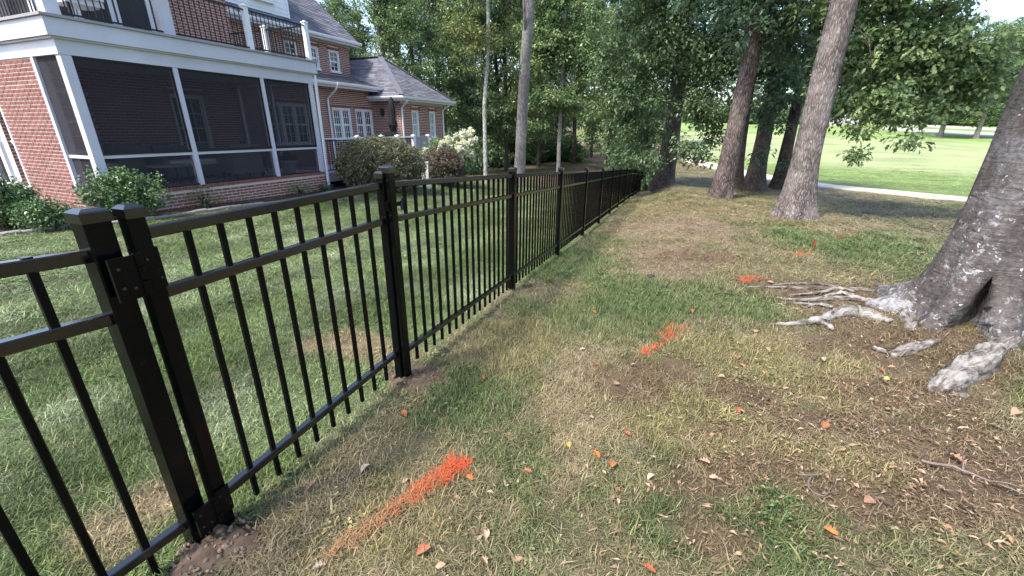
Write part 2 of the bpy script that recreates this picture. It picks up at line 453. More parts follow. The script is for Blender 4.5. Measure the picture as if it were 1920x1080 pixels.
def cover(X, Y):
    """colour of the ground cover, tuft density, tuft height and share of dry straw at each point"""
    s = X * SD[0] + Y * SD[1]; t = X * TD[0] + Y * TD[1] - T0
    r = np.hypot(X, Y); az = np.degrees(np.arctan2(X, Y))
    hu = (X - C0.x) * DU.x + (Y - C0.y) * DU.y; hw = (X - C0.x) * DW.x + (Y - C0.y) * DW.y
    def lerp(A, B, w): return A * (1 - w[..., None]) + np.array(B) * w[..., None]
    n1 = fbm(X * .9, Y * .9, 21, 4); n2 = fbm(X * 2.6, Y * 2.6, 33, 4); n3 = fbm(X * .28, Y * .28, 41, 3); n4 = fbm(X * 7, Y * 7, 61, 3); n5 = fbm(X * 16, Y * 16, 71, 2)
    n1 = n1 + (n4 - .5) * .18; n2 = n2 + (n4 - .5) * .25
    # lawn behind the fence
    lawn = np.zeros(X.shape + (3,)) + np.array([.148, .200, .092])
    lawn = lerp(lawn, (.095, .140, .048), smo(n1, .5, .72))
    lawn = lerp(lawn, (.26, .30, .205), smo(n2, .52, .78) * .75)
    stripe = .5 + .5 * np.sin((t * 1.0 + .08 * s + (n3 - .5) * 2) * 2 * math.pi / 1.15)  # bands of dappled light and shade painted into the lawn colour
    lawn = lawn * (0.76 + .50 * stripe)[..., None]
    # rough grass on the near side
    rough = np.zeros(X.shape + (3,)) + np.array([.225, .205, .122])
    rough = lerp(rough, (.125, .155, .065), smo(n1, .50, .62))
    rough = lerp(rough, (.33, .28, .175), smo(n2, .52, .68) * .9)
    dry = .35 + .5 * smo(n2, .40, .7)
    side = smo(t + (n2 - .5) * .25, -.12, .12)
    c = lawn * (1 - side)[..., None] + rough * side[..., None]
    dry = .045 * (1 - side) + dry * side
    dens = np.ones(X.shape); hgt = np.where(t < 0, .62, .62) + (n1 - .5) * .5
    def patch(w, colr, dn=None, dr=None, hg=None):
        nonlocal c, dens, dry, hgt
        c = lerp(c, colr, w)
        if dn is not None: dens = dens * (1 - w) + dn * w
        if dr is not None: dry = dry * (1 - w) + dr * w
        if hg is not None: hgt = hgt * (1 - w) + hg * w
    # green, dry and bare places seen in the photograph
    for (u, v, rx, ry, sd) in [(1270, 560, .9, .7, 1), (1180, 590, .5, .6, 2), (1120, 500, .8, 1.2, 3), (1560, 450, 1.6, .8, 4), (1680, 480, 1.2, .8, 5), (870, 745, .25, .35, 6), (1440, 1000, .16, .2, 7), (1010, 600, .4, .5, 8), (1290, 960, .2, .16, 9), (1000, 480, .5, 1.4, 10), (1880, 700, .4, .5, 13)]:
        patch(blob(X, Y, u, v, rx, ry, .5, sd) * .8, (.105, .155, .062), 1.25, .12, 1.2)
    for (u, v, rx, ry, sd) in [(1480, 700, .7, .5, 14), (1280, 780, .35, .3, 15), (1500, 850, .5, .22, 16), (960, 640, .3, .5, 17), (700, 1000, .3, .3, 18)]:
        patch(blob(X, Y, u, v, rx, ry, .5, sd) * .75, (.265, .235, .115), .9, .6, .9)
    for (u, v, rx, ry, sd) in [(1265, 420, 1.0, 1.5, 31), (1240, 470, .6, .8, 32), (1235, 505, .5, .4, 33)]:
        patch(blob(X, Y, u, v, rx, ry, 1.0, sd) * .8, (.30, .225, .165), .35, .8, .5)
    for (u, v, rx, ry, sd) in [(1300, 480, .5, .35, 34), (1240, 700, .4, .16, 35), (1390, 810, .3, .05, 36), (1180, 740, .2, .12, 37), (1400, 740, .2, .15, 44), (1420, 870, .3, .1, 45), (1320, 910, .2, .1, 46), (1600, 560, .9, .45, 38), (1500, 545, .7, .35, 49), (1690, 610, .5, .35, 50), (1720, 660, .6, .35, 39), (1700, 740, .5, .22, 40), (1760, 830, .5, .22, 41), (1880, 900, .3, .25, 42), (1330, 1000, .12, .1, 43), (1720, 950, .4, .12, 47), (1550, 800, .3, .1, 48)]:
        patch(blob(X, Y, u, v, rx, ry, .55, sd) * .85, (.16, .11, .072), .35, .65, .6)
    for (u, v, rx, ry, sd) in [(650, 640, .30, .18, 51), (700, 660, .3, .16, 52), (230, 990, .14, .20, 53), (300, 940, .10, .12, 54)]:
        patch(blob(X, Y, u, v, rx, ry, .6, sd) * .7, (.33, .25, .165), .4, .7, .6)
    for (u, v, rx, ry, sd) in [(430, 1020, .10, .08, 56), (780, 705, .16, .10, 57)]:
        patch(blob(X, Y, u, v, rx, ry, .4, sd), (.17, .115, .085), .08, .3, .5)
    c = c * (.72 + .56 * n5)[..., None]; dens = dens * (.55 + .9 * smo(n4, .3, .7)); hgt = hgt * (.75 + .5 * n4)
    pdst, psg = path_dist(X, Y)
    # beyond the path: the fairway; behind the lawn: the wood floor; round the house: a mulch bed
    pd_signed = pdst * psg
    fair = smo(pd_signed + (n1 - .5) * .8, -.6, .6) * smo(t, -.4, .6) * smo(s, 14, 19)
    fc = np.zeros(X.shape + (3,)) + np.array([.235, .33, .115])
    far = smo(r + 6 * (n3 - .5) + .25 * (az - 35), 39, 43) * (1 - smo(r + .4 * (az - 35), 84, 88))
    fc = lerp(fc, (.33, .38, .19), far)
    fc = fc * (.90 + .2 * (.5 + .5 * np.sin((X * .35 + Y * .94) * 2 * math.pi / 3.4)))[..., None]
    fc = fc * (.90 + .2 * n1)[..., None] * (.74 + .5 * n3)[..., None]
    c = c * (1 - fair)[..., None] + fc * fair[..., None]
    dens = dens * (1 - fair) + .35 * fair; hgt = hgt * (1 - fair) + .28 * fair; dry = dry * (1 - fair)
    wood = smo(s + (n1 - .5) * 2.5 + t * .10, 20.2, 22.2) * (1 - smo(t, -.6, .6)) * smo(r, 14, 17)
    wc = np.zeros(X.shape + (3,)) + np.array([.165, .125, .088])
    wc = lerp(wc, (.11, .115, .055), smo(n3, .45, .6)); wc = lerp(wc, (.20, .15, .11), smo(n2, .55, .75) * .6)
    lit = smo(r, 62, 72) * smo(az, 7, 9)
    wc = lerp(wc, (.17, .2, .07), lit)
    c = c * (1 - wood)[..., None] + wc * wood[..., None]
    dens = dens * (1 - wood) + .08 * wood; dry = dry * (1 - wood) + .5 * wood
    bed = smo(hw + (n1 - .5) * .3, -1.0, -.88) * (1 - smo(hu, 12, 13)) * smo(hu, -9, -8.6)
    patch(bed, (.085, .058, .047), .03, .3, .6)
    dens = dens * (1 - smo(1.45 - pdst, 0, .25))
    return c, dens, hgt, np.clip(dry, 0, 1)

def polar(azs, rs):
    A_, R2 = np.meshgrid(np.radians(azs), rs, indexing='ij')
    X = R2 * np.sin(A_); Y = R2 * np.cos(A_)
    na, nr = X.shape
    i, j = np.meshgrid(np.arange(na - 1), np.arange(nr - 1), indexing='ij')
    a = i * nr + j
    q = np.stack([a, a + 1, a + nr + 1, a + nr], -1).reshape(-1, 4)
    return X.ravel(), Y.ravel(), q
def sheet(name, azs, rs, m, close=False, dz=0):
    X, Y, q = polar(azs, rs); Z = gz(X, Y) + dz
    me = np_mesh(name, np.stack([X, Y, Z], 1), q[:, ::-1].ravel(), np.full(len(q), 4), m, True)
    c, d, h, dr = cover(X, Y)
    a = me.attributes.new('gcol', 'FLOAT_COLOR', 'POINT')
    soil = (.65 * np.clip(d, 0, 1) * (1 - smo(np.hypot(X, Y), 30, 44)))[..., None] if name == 'ground' else 0  # dark soil under dense tufts, with the shade of the gaps painted in
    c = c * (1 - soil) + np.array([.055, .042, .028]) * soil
    a.data.foreach_set('color', np.concatenate([c, np.ones((len(c), 1))], 1).astype(np.float32).ravel())
    return me, X, Y, d, h, dr
azs = np.concatenate([np.linspace(-180, -72, 40)[:-1], np.linspace(-72, 72, 340), np.linspace(72, 180, 40)[1:]])
rs = np.concatenate([[.02], np.geomspace(.35, 600, 250)])
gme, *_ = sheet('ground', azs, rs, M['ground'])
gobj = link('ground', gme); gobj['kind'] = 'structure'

# grass: one mass of tufts scattered over the terrain
def tuft(name, m, n, hmin, hmax, wid, lean, rad, seed):
    g = random.Random(seed); V = []; F = []
    for _ in range(n):
        a = g.uniform(0, 6.283); rr = rad * math.sqrt(g.random()); x, y = rr * math.cos(a), rr * math.sin(a)
        L = g.uniform(hmin, hmax); d = g.uniform(0, 6.283); ln = g.uniform(*lean); wa = g.uniform(0, 6.283)
        wx, wy = math.cos(d + 1.57 + g.uniform(-.6, .6)) * wid / 2, math.sin(d + 1.57) * wid / 2
        o = len(V); px, py, pz = x, y, -.004
        for k in range(3):
            w = (1, .85, .5)[k]
            V += [(px - wx * w, py - wy * w, pz), (px + wx * w, py + wy * w, pz)]
            th = ln * (.45 + .5 * k); st = L / 3
            px += math.cos(d) * math.sin(th) * st; py += math.sin(d) * math.sin(th) * st; pz += max(math.cos(th) * st, -.2 * st)
            d += g.uniform(-.4, .4)
        V.append((px, py, max(pz, .003)))
        F += [(o, o + 1, o + 3, o + 2), (o + 2, o + 3, o + 5, o + 4), (o + 4, o + 5, o + 6)]
    me = bpy.data.meshes.new(name); me.from_pydata(V, [], F); me.materials.append(m)
    return bpy.data.objects.new(name, me)
def clover(seed):
    g = random.Random(seed); V = []; F = []
    for _ in range(11):
        a = g.uniform(0, 6.283); rr = .06 * math.sqrt(g.random()); x, y, z = rr * math.cos(a), rr * math.sin(a), g.uniform(.012, .035); a0 = g.uniform(0, 6.283)
        for k in range(3):
            t = a0 + k * 2.094; o = len(V); L = g.uniform(.010, .015); tz = g.uniform(-.003, .005)
            c, s_ = math.cos(t), math.sin(t)
            V += [(x, y, z), (x + c * L * .6 - s_ * L * .5, y + s_ * L * .6 + c * L * .5, z + tz + .002), (x + c * L * 1.1, y + s_ * L * 1.1, z + tz), (x + c * L * .6 + s_ * L * .5, y + s_ * L * .6 - c * L * .5, z + tz + .002)]
            F.append((o, o + 1, o + 2, o + 3))
    me = bpy.data.meshes.new('clover'); me.from_pydata(V, [], F); me.materials.append(M['blade'])
    return bpy.data.objects.new('clover', me)
tufts = [tuft('grass_tuft', M['blade'], 20, .03, .075, .0033, (.3, 1.3), .05, 1), tuft('grass_tuft', M['blade'], 18, .025, .06, .0036, (.5, 1.7), .055, 2),
         tuft('straw_tuft', M['straw'], 18, .03, .09, .0021, (1.2, 1.9), .06, 3), tuft('straw_tuft', M['straw'], 15, .03, .075, .0024, (.8, 1.8), .06, 4),
         tuft('coarse_tuft', M['blade'], 9, .05, .10, .0062, (.5, 1.4), .04, 5), clover(6)]
vr = np.concatenate([np.linspace(-78, 78, 300)]); vrr = np.geomspace(.45, 48, 170)
sme, X, Y, d, h, dr = sheet('grass', vr, vrr, M['blade'], dz=-.004)
rr = np.hypot(X, Y)
lod = 1500 * np.clip(3.0 / rr, 0, 1) ** 1.75 * (1 - smo(rr, 40, 47))
hu = (X - C0.x) * DU.x + (Y - C0.y) * DU.y; hw = (X - C0.x) * DW.x + (Y - C0.y) * DW.y
lod = lod * (1 - ((hw > -.05) & (hu > -9) & (hu < 15)))
for nm, val in (('dw', d * lod * (1 - dr) * .14 * smo(fbm(X * 1.7, Y * 1.7, 88, 3), .5, .68)), ('dg', d * lod * (1 - .62 * dr)), ('ds', d * lod * dr * .75 + lod * .05 * (d < .5)), ('hs', h), ('ws', np.clip(rr / 3.2, 1, 9) ** .85)):
    a = sme.attributes.new(nm, 'FLOAT', 'POINT'); a.data.foreach_set('value', val.astype(np.float32))
gro = link('grass', sme); gro['kind'] = 'stuff'; gro['label'] = 'short mown and dry grass covering the lawn and rough ground'
gn = bpy.data.node_groups.new('grass_scatter', 'GeometryNodeTree')
gn.interface.new_socket('Geometry', in_out='INPUT', socket_type='NodeSocketGeometry')
gn.interface.new_socket('Geometry', in_out='OUTPUT', socket_type='NodeSocketGeometry')
def N(t): return gn.nodes.new(t)
gi, go, jn = N('NodeGroupInput'), N('NodeGroupOutput'), N('GeometryNodeJoinGeometry')
def attr(nm):
    a = N('GeometryNodeInputNamedAttribute'); a.data_type = 'FLOAT'; a.inputs[0].default_value = nm; return a.outputs[0]
for i, tf in enumerate(tufts):
    dp = N('GeometryNodeDistributePointsOnFaces'); dp.distribute_method = 'RANDOM'
    mt = N('ShaderNodeMath'); mt.operation = 'MULTIPLY'; mt.inputs[1].default_value = .5
    gn.links.new(attr(('dg', 'dg', 'ds', 'ds', 'dw', 'dw')[i]), mt.inputs[0])
    gn.links.new(gi.outputs[0], dp.inputs['Mesh']); gn.links.new(mt.outputs[0], dp.inputs['Density']); dp.inputs['Seed'].default_value = 11 + i
    oi = N('GeometryNodeObjectInfo'); oi.inputs['Object'].default_value = tf
    ip = N('GeometryNodeInstanceOnPoints')
    rv = N('FunctionNodeRandomValue'); rv.data_type = 'FLOAT_VECTOR'
    rv.inputs[0].default_value = (-.18, -.18, 0); rv.inputs[1].default_value = (.18, .18, 6.283)
    rs_ = N('FunctionNodeRandomValue'); rs_.data_type = 'FLOAT'; rs_.inputs[2].default_value = .65; rs_.inputs[3].default_value = 1.3; rs_.inputs['Seed'].default_value = 5
    cx = N('ShaderNodeCombineXYZ'); gn.links.new(attr('ws'), cx.inputs[0]); gn.links.new(attr('ws'), cx.inputs[1]); gn.links.new(attr('hs'), cx.inputs[2])
    vm = N('ShaderNodeVectorMath'); vm.operation = 'SCALE'; gn.links.new(cx.outputs[0], vm.inputs[0]); gn.links.new(rs_.outputs[1], vm.inputs['Scale'])
    gn.links.new(dp.outputs['Points'], ip.inputs['Points']); gn.links.new(oi.outputs['Geometry'], ip.inputs['Instance'])
    gn.links.new(rv.outputs[0], ip.inputs['Rotation']); gn.links.new(vm.outputs[0], ip.inputs['Scale'])
    gn.links.new(ip.outputs[0], jn.inputs[0])
gn.links.new(jn.outputs[0], go.inputs[0])
md = gro.modifiers.new('scatter', 'NODES'); md.node_group = gn

# concrete cart path and the road beyond the fairway
def ribbon(name, pts, half, m, dz, thick=.05):
    P = [Vector(p) for p in pts]; Q = []
    for a, b in zip(P[:-1], P[1:]):
        n = max(1, int((b - a).length / 1.5))
        Q += [a.lerp(b, i / n) for i in range(n)]
    Q.append(P[-1]); mb = MB(); V = []
    for i, p in enumerate(Q):
        d_ = (Q[min(i + 1, len(Q) - 1)] - Q[max(0, i - 1)]); n = Vector((-d_.y, d_.x, 0)).normalized()
        for k in (-1, -.34, .34, 1):
            q = p + n * half * k; V.append((q.x, q.y, ground(q.x, q.y) + dz))
        for k in (-1, 1):
            q = p + n * half * k; V.append((q.x, q.y, ground(q.x, q.y) - thick))
    F = []
    for i in range(len(Q) - 1):
        o = i * 6; e = o + 6
        for a in range(3): F.append((o + a, o + a + 1, e + a + 1, e + a))
        F += [(o + 4, o, e, e + 4), (o + 3, o + 5, e + 5, e + 3)]
    mb.add(V, F); o = mb.build(name, m, smooth=False); o['kind'] = 'structure'
    return o
ribbon('cart_path', PATH, .85, M['concrete'], .035)
rp = [pd(2150, 250, 98), pd(1870, 248, 101), pd(1740, 243, 108), pd(1640, 242, 116)]
ribbon('road', rp, 3.6, M['asphalt'], .06)
ribbon('road', [p * 1.17 for p in rp], 3.2, M['asphalt'], .06)
ribbon('road', [pd(u, 250, dd) for u, dd in ((900, 96), (1060, 88), (1160, 80), (1250, 90))], 3.0, simple('reddish_drive', (.42, .27, .22), .9), .05)

# ------------------------------------------------------------------ the brick house
house = thing('brick_house', 'red brick house with a screened porch, white trim, balcony and grey shingle roofs', 'house', C0, math.pi / 2 - AH)
GH = -1.95                                             # walls go below the terrain
def part(name, m, fn, parent=house, kind=None, label=None, smooth=False):
    mb = MB(); fn(mb); return mb.build(name, m, parent, smooth, kind, label)
def boxp(name, m, b, parent=house, **k): return part(name, m, lambda q: q.box(*b), parent, **k)

BRICKS = [0]
brick_proto = MB().box(-.0965, .0965, -.012, .012, -.0238, .0238).mesh('brick', M['brick'])
def brick_wall(o, ax, L, z0, z1, holes=(), thick=.2, single=False, gable=None, name='wall', soldier=()):
    """a wall whose outer face runs from o along the unit vector ax (house space); the outer side is to the right of ax"""
    o = Vector(o); ax = Vector(ax); n = Vector((ax.y, -ax.x, 0))
    def quadbox(mb, a0, a1, zz0, zz1, d0, d1):
        vs = []
        for zz in (zz0, zz1):
            for a, dd in ((a0, d0), (a1, d0), (a1, d1), (a0, d1)):
                p = o + ax * a + n * dd; vs.append((p.x, p.y, zz))
        mb.add(vs, [(0, 3, 2, 1), (4, 5, 6, 7), (0, 1, 5, 4), (1, 2, 6, 5), (2, 3, 7, 6), (3, 0, 4, 7)])
    mb = MB()
    xs = sorted({0, L, *[h[0] for h in holes], *[h[1] for h in holes]})
    for a, b in zip(xs[:-1], xs[1:]):                  # wall strips that leave the openings free
        if b - a < 1e-4: continue
        cuts = sorted([(h[2], h[3]) for h in holes if h[0] < (a + b) / 2 < h[1]])
        z = z0
        for c0, c1 in cuts:
            if c0 > z: quadbox(mb, a, b, z, c0, -thick, -.006)
            z = max(z, c1)
        if z < z1: quadbox(mb, a, b, z, z1, -thick, -.006)
    wall = mb.build(name, M['mortar'], house)
    ch, bl, hb = .0677, .203, .0238
    mass = MB(); g = random.Random(int(L * 100) + int(z1 * 77))
    nrow = int((z1 - z0) / ch)
    for r in range(nrow):
        zc = z0 + (r + .5) * ch
        off = (r % 2) * bl / 2 + .03
        k = -1
        while True:
            k += 1
            a0 = k * bl - off; a1 = a0 + bl - .020
            if a0 > L: break
            a0 = max(a0, .004); a1 = min(a1, L - .004)
            if a1 - a0 < .03: continue
            segs = [(a0, a1)]
            for h in holes:
                if h[2] - .03 < zc < h[3] + .03 + (.1 if h[4] else 0):
                    ns = []
                    for s0, s1 in segs:
                        if s1 <= h[0] - .0 or s0 >= h[1] + .0: ns.append((s0, s1)); continue
                        if s0 < h[0] - .03: ns.append((s0, h[0] - .004))
                        if s1 > h[1] + .03: ns.append((h[1] + .004, s1))
                    segs = ns
            for s0, s1 in segs:
                pr = g.uniform(.0015, .0055)
                if single and BRICKS[0] < 300 and zc > -1.6:
                    BRICKS[0] += 1
                    p = o + ax * ((s0 + s1) / 2) + n * (pr - .009)
                    link('brick', brick_proto, wall, (p.x, p.y, zc), (0, 0, math.atan2(ax.y, ax.x)), ((s1 - s0) / .193, 1, g.uniform(.95, 1.02)))
                else:
                    quadbox(mass, s0, s1, zc - hb, zc + hb, -.01, pr)
    for h in holes:                                     # soldier course over an opening
        if h[4]:
            a = h[0] - .1
            while a < h[1] + .09:
                quadbox(mass, a, a + .057, h[3] + .012, h[3] + .105, -.01, g.uniform(.003, .007)); a += .0677
    if mass.f: mass.build('brick_course', M['brick'], wall, kind='stuff')
    return wall

def window(o, ax, w, z0, z1, nx, ny, sashes=2, glass='glass', fw=.055, sunk=.05, name='window'):
    """o: lower corner on the outer wall face"""
    o = Vector(o); ax = Vector(ax); n = Vector((ax.y, -ax.x, 0))
    def B(mb, a0, a1, zz0, zz1, d0, d1):
        vs = []
        for zz in (zz0, zz1):
            for a, dd in ((a0, d0), (a1, d0), (a1, d1), (a0, d1)):
                p = o + ax * a + n * dd; vs.append((p.x, p.y, zz))
        mb.add(vs, [(0, 3, 2, 1), (4, 5, 6, 7), (0, 1, 5, 4), (1, 2, 6, 5), (2, 3, 7, 6), (3, 0, 4, 7)])
    fr = MB(); d0, d1 = -sunk - .05, -sunk + .05
    B(fr, 0, fw, z0, z1, d0, d1); B(fr, w - fw, w, z0, z1, d0, d1)
    B(fr, fw, w - fw, z1 - fw, z1, d0, d1); B(fr, -.02, w + .02, z0 - .045, z0 + .03, d0, d1 + .05)
    fo = fr.build(name, M['white2'], house)
    H = (z1 - z0 - fw - .03) / sashes
    for s in range(sashes):
        za = z0 + .03 + s * H; zb = za + H; dd = -sunk - .012 * (1 - s) - .02
        sa = MB(); r = .032
        B(sa, fw, w - fw, za, za + r, dd, dd + .03); B(sa, fw, w - fw, zb - r, zb, dd, dd + .03)
        B(sa, fw, fw + r, za + r, zb - r, dd, dd + .03); B(sa, w - fw - r, w - fw, za + r, zb - r, dd, dd + .03)
        sa.build('sash', M['white2'], fo)
        mu = MB(); i0, i1 = fw + r, w - fw - r
        for k in range(1, nx):
            x = i0 + (i1 - i0) * k / nx; B(mu, x - .009, x + .009, za + r, zb - r, dd + .012, dd + .026)
        for k in range(1, ny):
            zz = za + r + (H - 2 * r) * k / ny; B(mu, i0, i1, zz - .009, zz + .009, dd + .010, dd + .024)
        if mu.f: mu.build('muntin', M['white2'], fo)
        gl = MB(); B(gl, i0, i1, za + r, zb - r, dd + .002, dd + .008); gl.build('pane', M[glass], fo)
    return fo

U1, W1 = (1, 0, 0), (0, -1, 0)       # walls facing the fence run along +u with the outer side at -w; side walls facing -u run along -w
# left side: brick pier between the porch and the next window, base and wall beyond
brick_wall((0, 2.62, 0), W1, 1.67, GH, 1.11, single=True, name='pier_wall')
brick_wall((0, 6.5, 0), W1, 3.88, GH, 1.11, [(2.3, 3.8, -1.3, .62, False)], name='side_wall')
for k in range(2): window((0, 4.2 - .75 * k, 0), W1, .72, -1.25, .6, 1, 1, 2)
brick_wall((0, .95, 0), W1, .95, GH, -1.24, name='side_base_wall')
# base below the screens with a soldier cap
bw = brick_wall((0, 0, 0), U1, 5.3, GH, -1.29, [], single=True, name='base_wall')
cp_ = MB(); a = .004; g = random.Random(3)
while a < 5.28:
    cp_.box(a, a + .057, -.02 - g.uniform(0, .004), .1, -1.287, -1.215); a += .0677
cp_.build('brick_course', M['brick'], bw, kind='stuff')
boxp('floor_slab', M['floor'], (.12, 5.2, .1, 2.98, -1.45, -1.27))
boxp('porch_ceiling', M['ceil'], (.1, 5.25, .1, 2.98, 1.2, 1.26))
vent = boxp('foundation_vent', M['lilac'], (.62, .98, -.012, .03, -1.57, -1.43))
# back wall of the porch and the wall right of it, with windows
TRI = (6.2, 7.8); W2 = 3.0
holes = [(.75, 1.55, -.6, .75, True), (3.3, 4.2, -1.25, .8, True), (6.17, 7.78, -.56, .76, True), (8.96, 9.92, -.5, .71, True), (10.2, 11.2, -.5, .71, True)]
brick_wall((0, W2, 0), U1, 11.45, GH, 1.62, holes, name='rear_wall')
window((.77, W2, 0), U1, .76, -.58, .74, 3, 2)
door = window((3.32, W2, 0), U1, .86, -1.25, .79, 3, 5, 1, name='porch_door')
for k in range(3): window((6.18 + .53 * k, W2, 0), U1, .52, -.55, .75, 2, 2)
for a in (8.97, 10.21):
    wd = .475 if a < 9 else .49
    for k in range(2): window((a + wd * k, W2, 0), U1, wd, -.48, .7, 3, 2)
# screens: posts, rails and mesh panels
posts = [(.0, .15), (1.74, 1.83), (3.70, 3.79), (5.16, 5.30)]
for a0, a1 in posts: boxp('porch_post', M['white'], (a0, a1, -.012, .13, -1.215, 1.11))
for (x0, x1) in zip(posts[:-1], posts[1:]):
    a0, a1 = x0[1], x1[0]
    boxp('chair_rail', M['white'], (a0, a1, .02, .08, -0.580, -0.525))
    fr = MB()
    fr.box(a0, a1, .005, .05, -0.522, -0.472); fr.box(a0, a1, .01, .05, 1.075, 1.108); fr.box(a0, a0 + .02, .012, .05, -0.484, 1.074); fr.box(a1 - .02, a1, .012, .05, -0.484, 1.074)
    fr.box(a0, a1, .01, .05, -1.213, -1.19); fr.box(a0, a0 + .012, .013, .05, -1.189, -0.523)
    fr.build('screen_frame', M['iron'], house)
    boxp('screen', M['screen'], (a0, a1, .052, .055, -1.19, -0.584)); boxp('screen', M['screen'], (a0 + .02, a1 - .02, .028, .031, -0.484, 1.074))
boxp('porch_post', M['white'], (-.012, .13, .86, .95, -1.22, 1.11))
boxp('chair_rail', M['white'], (.02, .08, .131, .86, -0.580, -0.525))
boxp('screen', M['screen'], (.052, .055, .132, .86, -1.2, -0.584)); boxp('screen', M['screen'], (.03, .033, .132, .86, -0.520, 1.1))
# open right end of the porch
boxp('porch_post', M['white'], (5.18, 5.29, 2.86, 2.98, -1.215, 1.11)); boxp('porch_post', M['white'], (5.18, 5.27, 1.5, 1.58, -1.215, 1.11))
boxp('screen', M['screen'], (5.22, 5.223, .14, 1.49, -1.2, 1.1)); boxp('screen', M['screen'], (5.22, 5.223, 1.59, 2.85, -1.2, 1.1))
# beam and balcony fascia
def ring(name, m, z0, z1, out, t=.06, u1=5.3, w1=6.5):
    q = MB(); q.box(-out, u1 + out, -out, -out + t, z0, z1); q.box(-out, -out + t, -out + t, w1, z0, z1); q.box(u1 + out - t, u1 + out, -out + t, W2 - .003, z0, z1)
    return q.build(name, m, house)
ring('porch_beam', M['white'], 1.112, 1.40, .02, .22)
ring('fascia_board', M['white'], 1.37, 1.64, .12, .13)
ring('trim_board', M['white'], 1.34, 1.368, .07, .09)
boxp('balcony_floor', M['deck'], (-.16, 5.46, -.16, W2 - .01, 1.643, 1.685))
boxp('flat_roof', M['roofbase'], (0, 5.4, W2 + .003, 6.5, 1.63, 1.68))
# balcony columns, railings
for u in (.1, 1.87): boxp('balcony_column', M['white'], (u - .1, u + .1, .0, .2, 1.688, 4.2))
boxp('balcony_column', M['white'], (0, .2, 1.9, 2.1, 1.688, 4.2))
boxp('balcony_roof', M['white'], (-.4, 2.6, -.4, W2 - .3, 4.2, 4.45))
def railing(p, q, z0=1.72, h=.80, skip=()):
    p = Vector((*p, z0)); q = Vector((*q, z0)); L = (q - p).length; d = (q - p) / L
    rb = MB(); rb.bar(p + Vector((0, 0, h)), q + Vector((0, 0, h)), .045, .03); rb.bar(p + Vector((0, 0, .03)), q + Vector((0, 0, .03)), .035, .03)
    r = rb.build('railing', M['iron'], house)
    n = int(L / .112)
    me = MB().bar((0, 0, .045), (0, 0, h - .015), .017, .017, .003).mesh('baluster', M['iron'])
    for k in range(1, n + 1): 
        c = p + d * (L * k / (n + 1)); link('baluster', me, r, c)
    return r
def newel(u, w, z0=1.688, h=.9, s=.055, parent=house):
    o = boxp('railing_post', M['white2'], (u - s, u + s, w - s, w + s, z0, z0 + h), parent)
    c = MB(); c.box(u - s - .015, u + s + .015, w - s - .015, w + s + .015, z0 + h + .002, z0 + h + .03)
    c.add([(u - s, w - s, z0 + h + .03), (u + s, w - s, z0 + h + .03), (u + s, w + s, z0 + h + .03), (u - s, w + s, z0 + h + .03), (u, w, z0 + h + .065)], [(0, 1, 4), (1, 2, 4), (2, 3, 4), (3, 0, 4)])
    c.build('cap', M['white2'], o)
newel(3.68, .08); newel(5.4, .08); newel(5.4, 1.6)
railing((.2, .06), (1.77, .06)); railing((1.97, .06), (3.62, .06)); railing((3.74, .06), (5.34, .06)); railing((5.4, .14), (5.4, 1.54)); railing((5.4, 1.66), (5.4, 2.98)); railing((.06, 1.9), (.06, .2))
# glazed room on the balcony
boxp('room_wall', M['white2'], (.32, 2.3, 1.06, W2 - .02, 1.69, 1.80))
boxp('room_core', M['roofbase'], (.36, 2.26, 1.14, W2 - .02, 1.80, 4.15))
for k, (a, b) in enumerate(((.34, .95), (.97, 1.58), (1.60, 2.28))): window((a, 1.12, 0), U1, b - a, 1.82, 3.95, 2, 5, 1, fw=.07, name='balcony_door' if k else 'window')
window((.34, 2.9, 0), W1, 1.7, 1.82, 3.95, 4, 5, 1, fw=.07)
# upper walls
brick_wall((2.5, W2 + .004, 0), U1, 2.95, 1.69, 4.6, name='upper_wall')
brick_wall((5.45, W2 + .2, 0), (0, 1, 0), 1.5, 1.69, 4.4, name='upper_wall')
WS = 4.7
brick_wall((5.45, WS, 0), U1, 6.65, 1.62, 3.30, [(8.75 - 5.45, 9.3 - 5.45, 2.2, 3.02, True), (9.95 - 5.45, 10.35 - 5.45, 2.2, 3.02, True), (10.93 - 5.45, 11.48 - 5.45, 2.2, 3.02, True)], name='upper_wall')
for a, b in ((8.76, 9.29), (9.96, 10.34), (10.94, 11.47)): window((a, WS, 0), U1, b - a, 2.21, 3.01, 2, 2, 2, fw=.04)
brick_wall((12.1, WS + .2, 0), (0, 1, 0), 6, 1.5, 3.30, name='gable_wall')

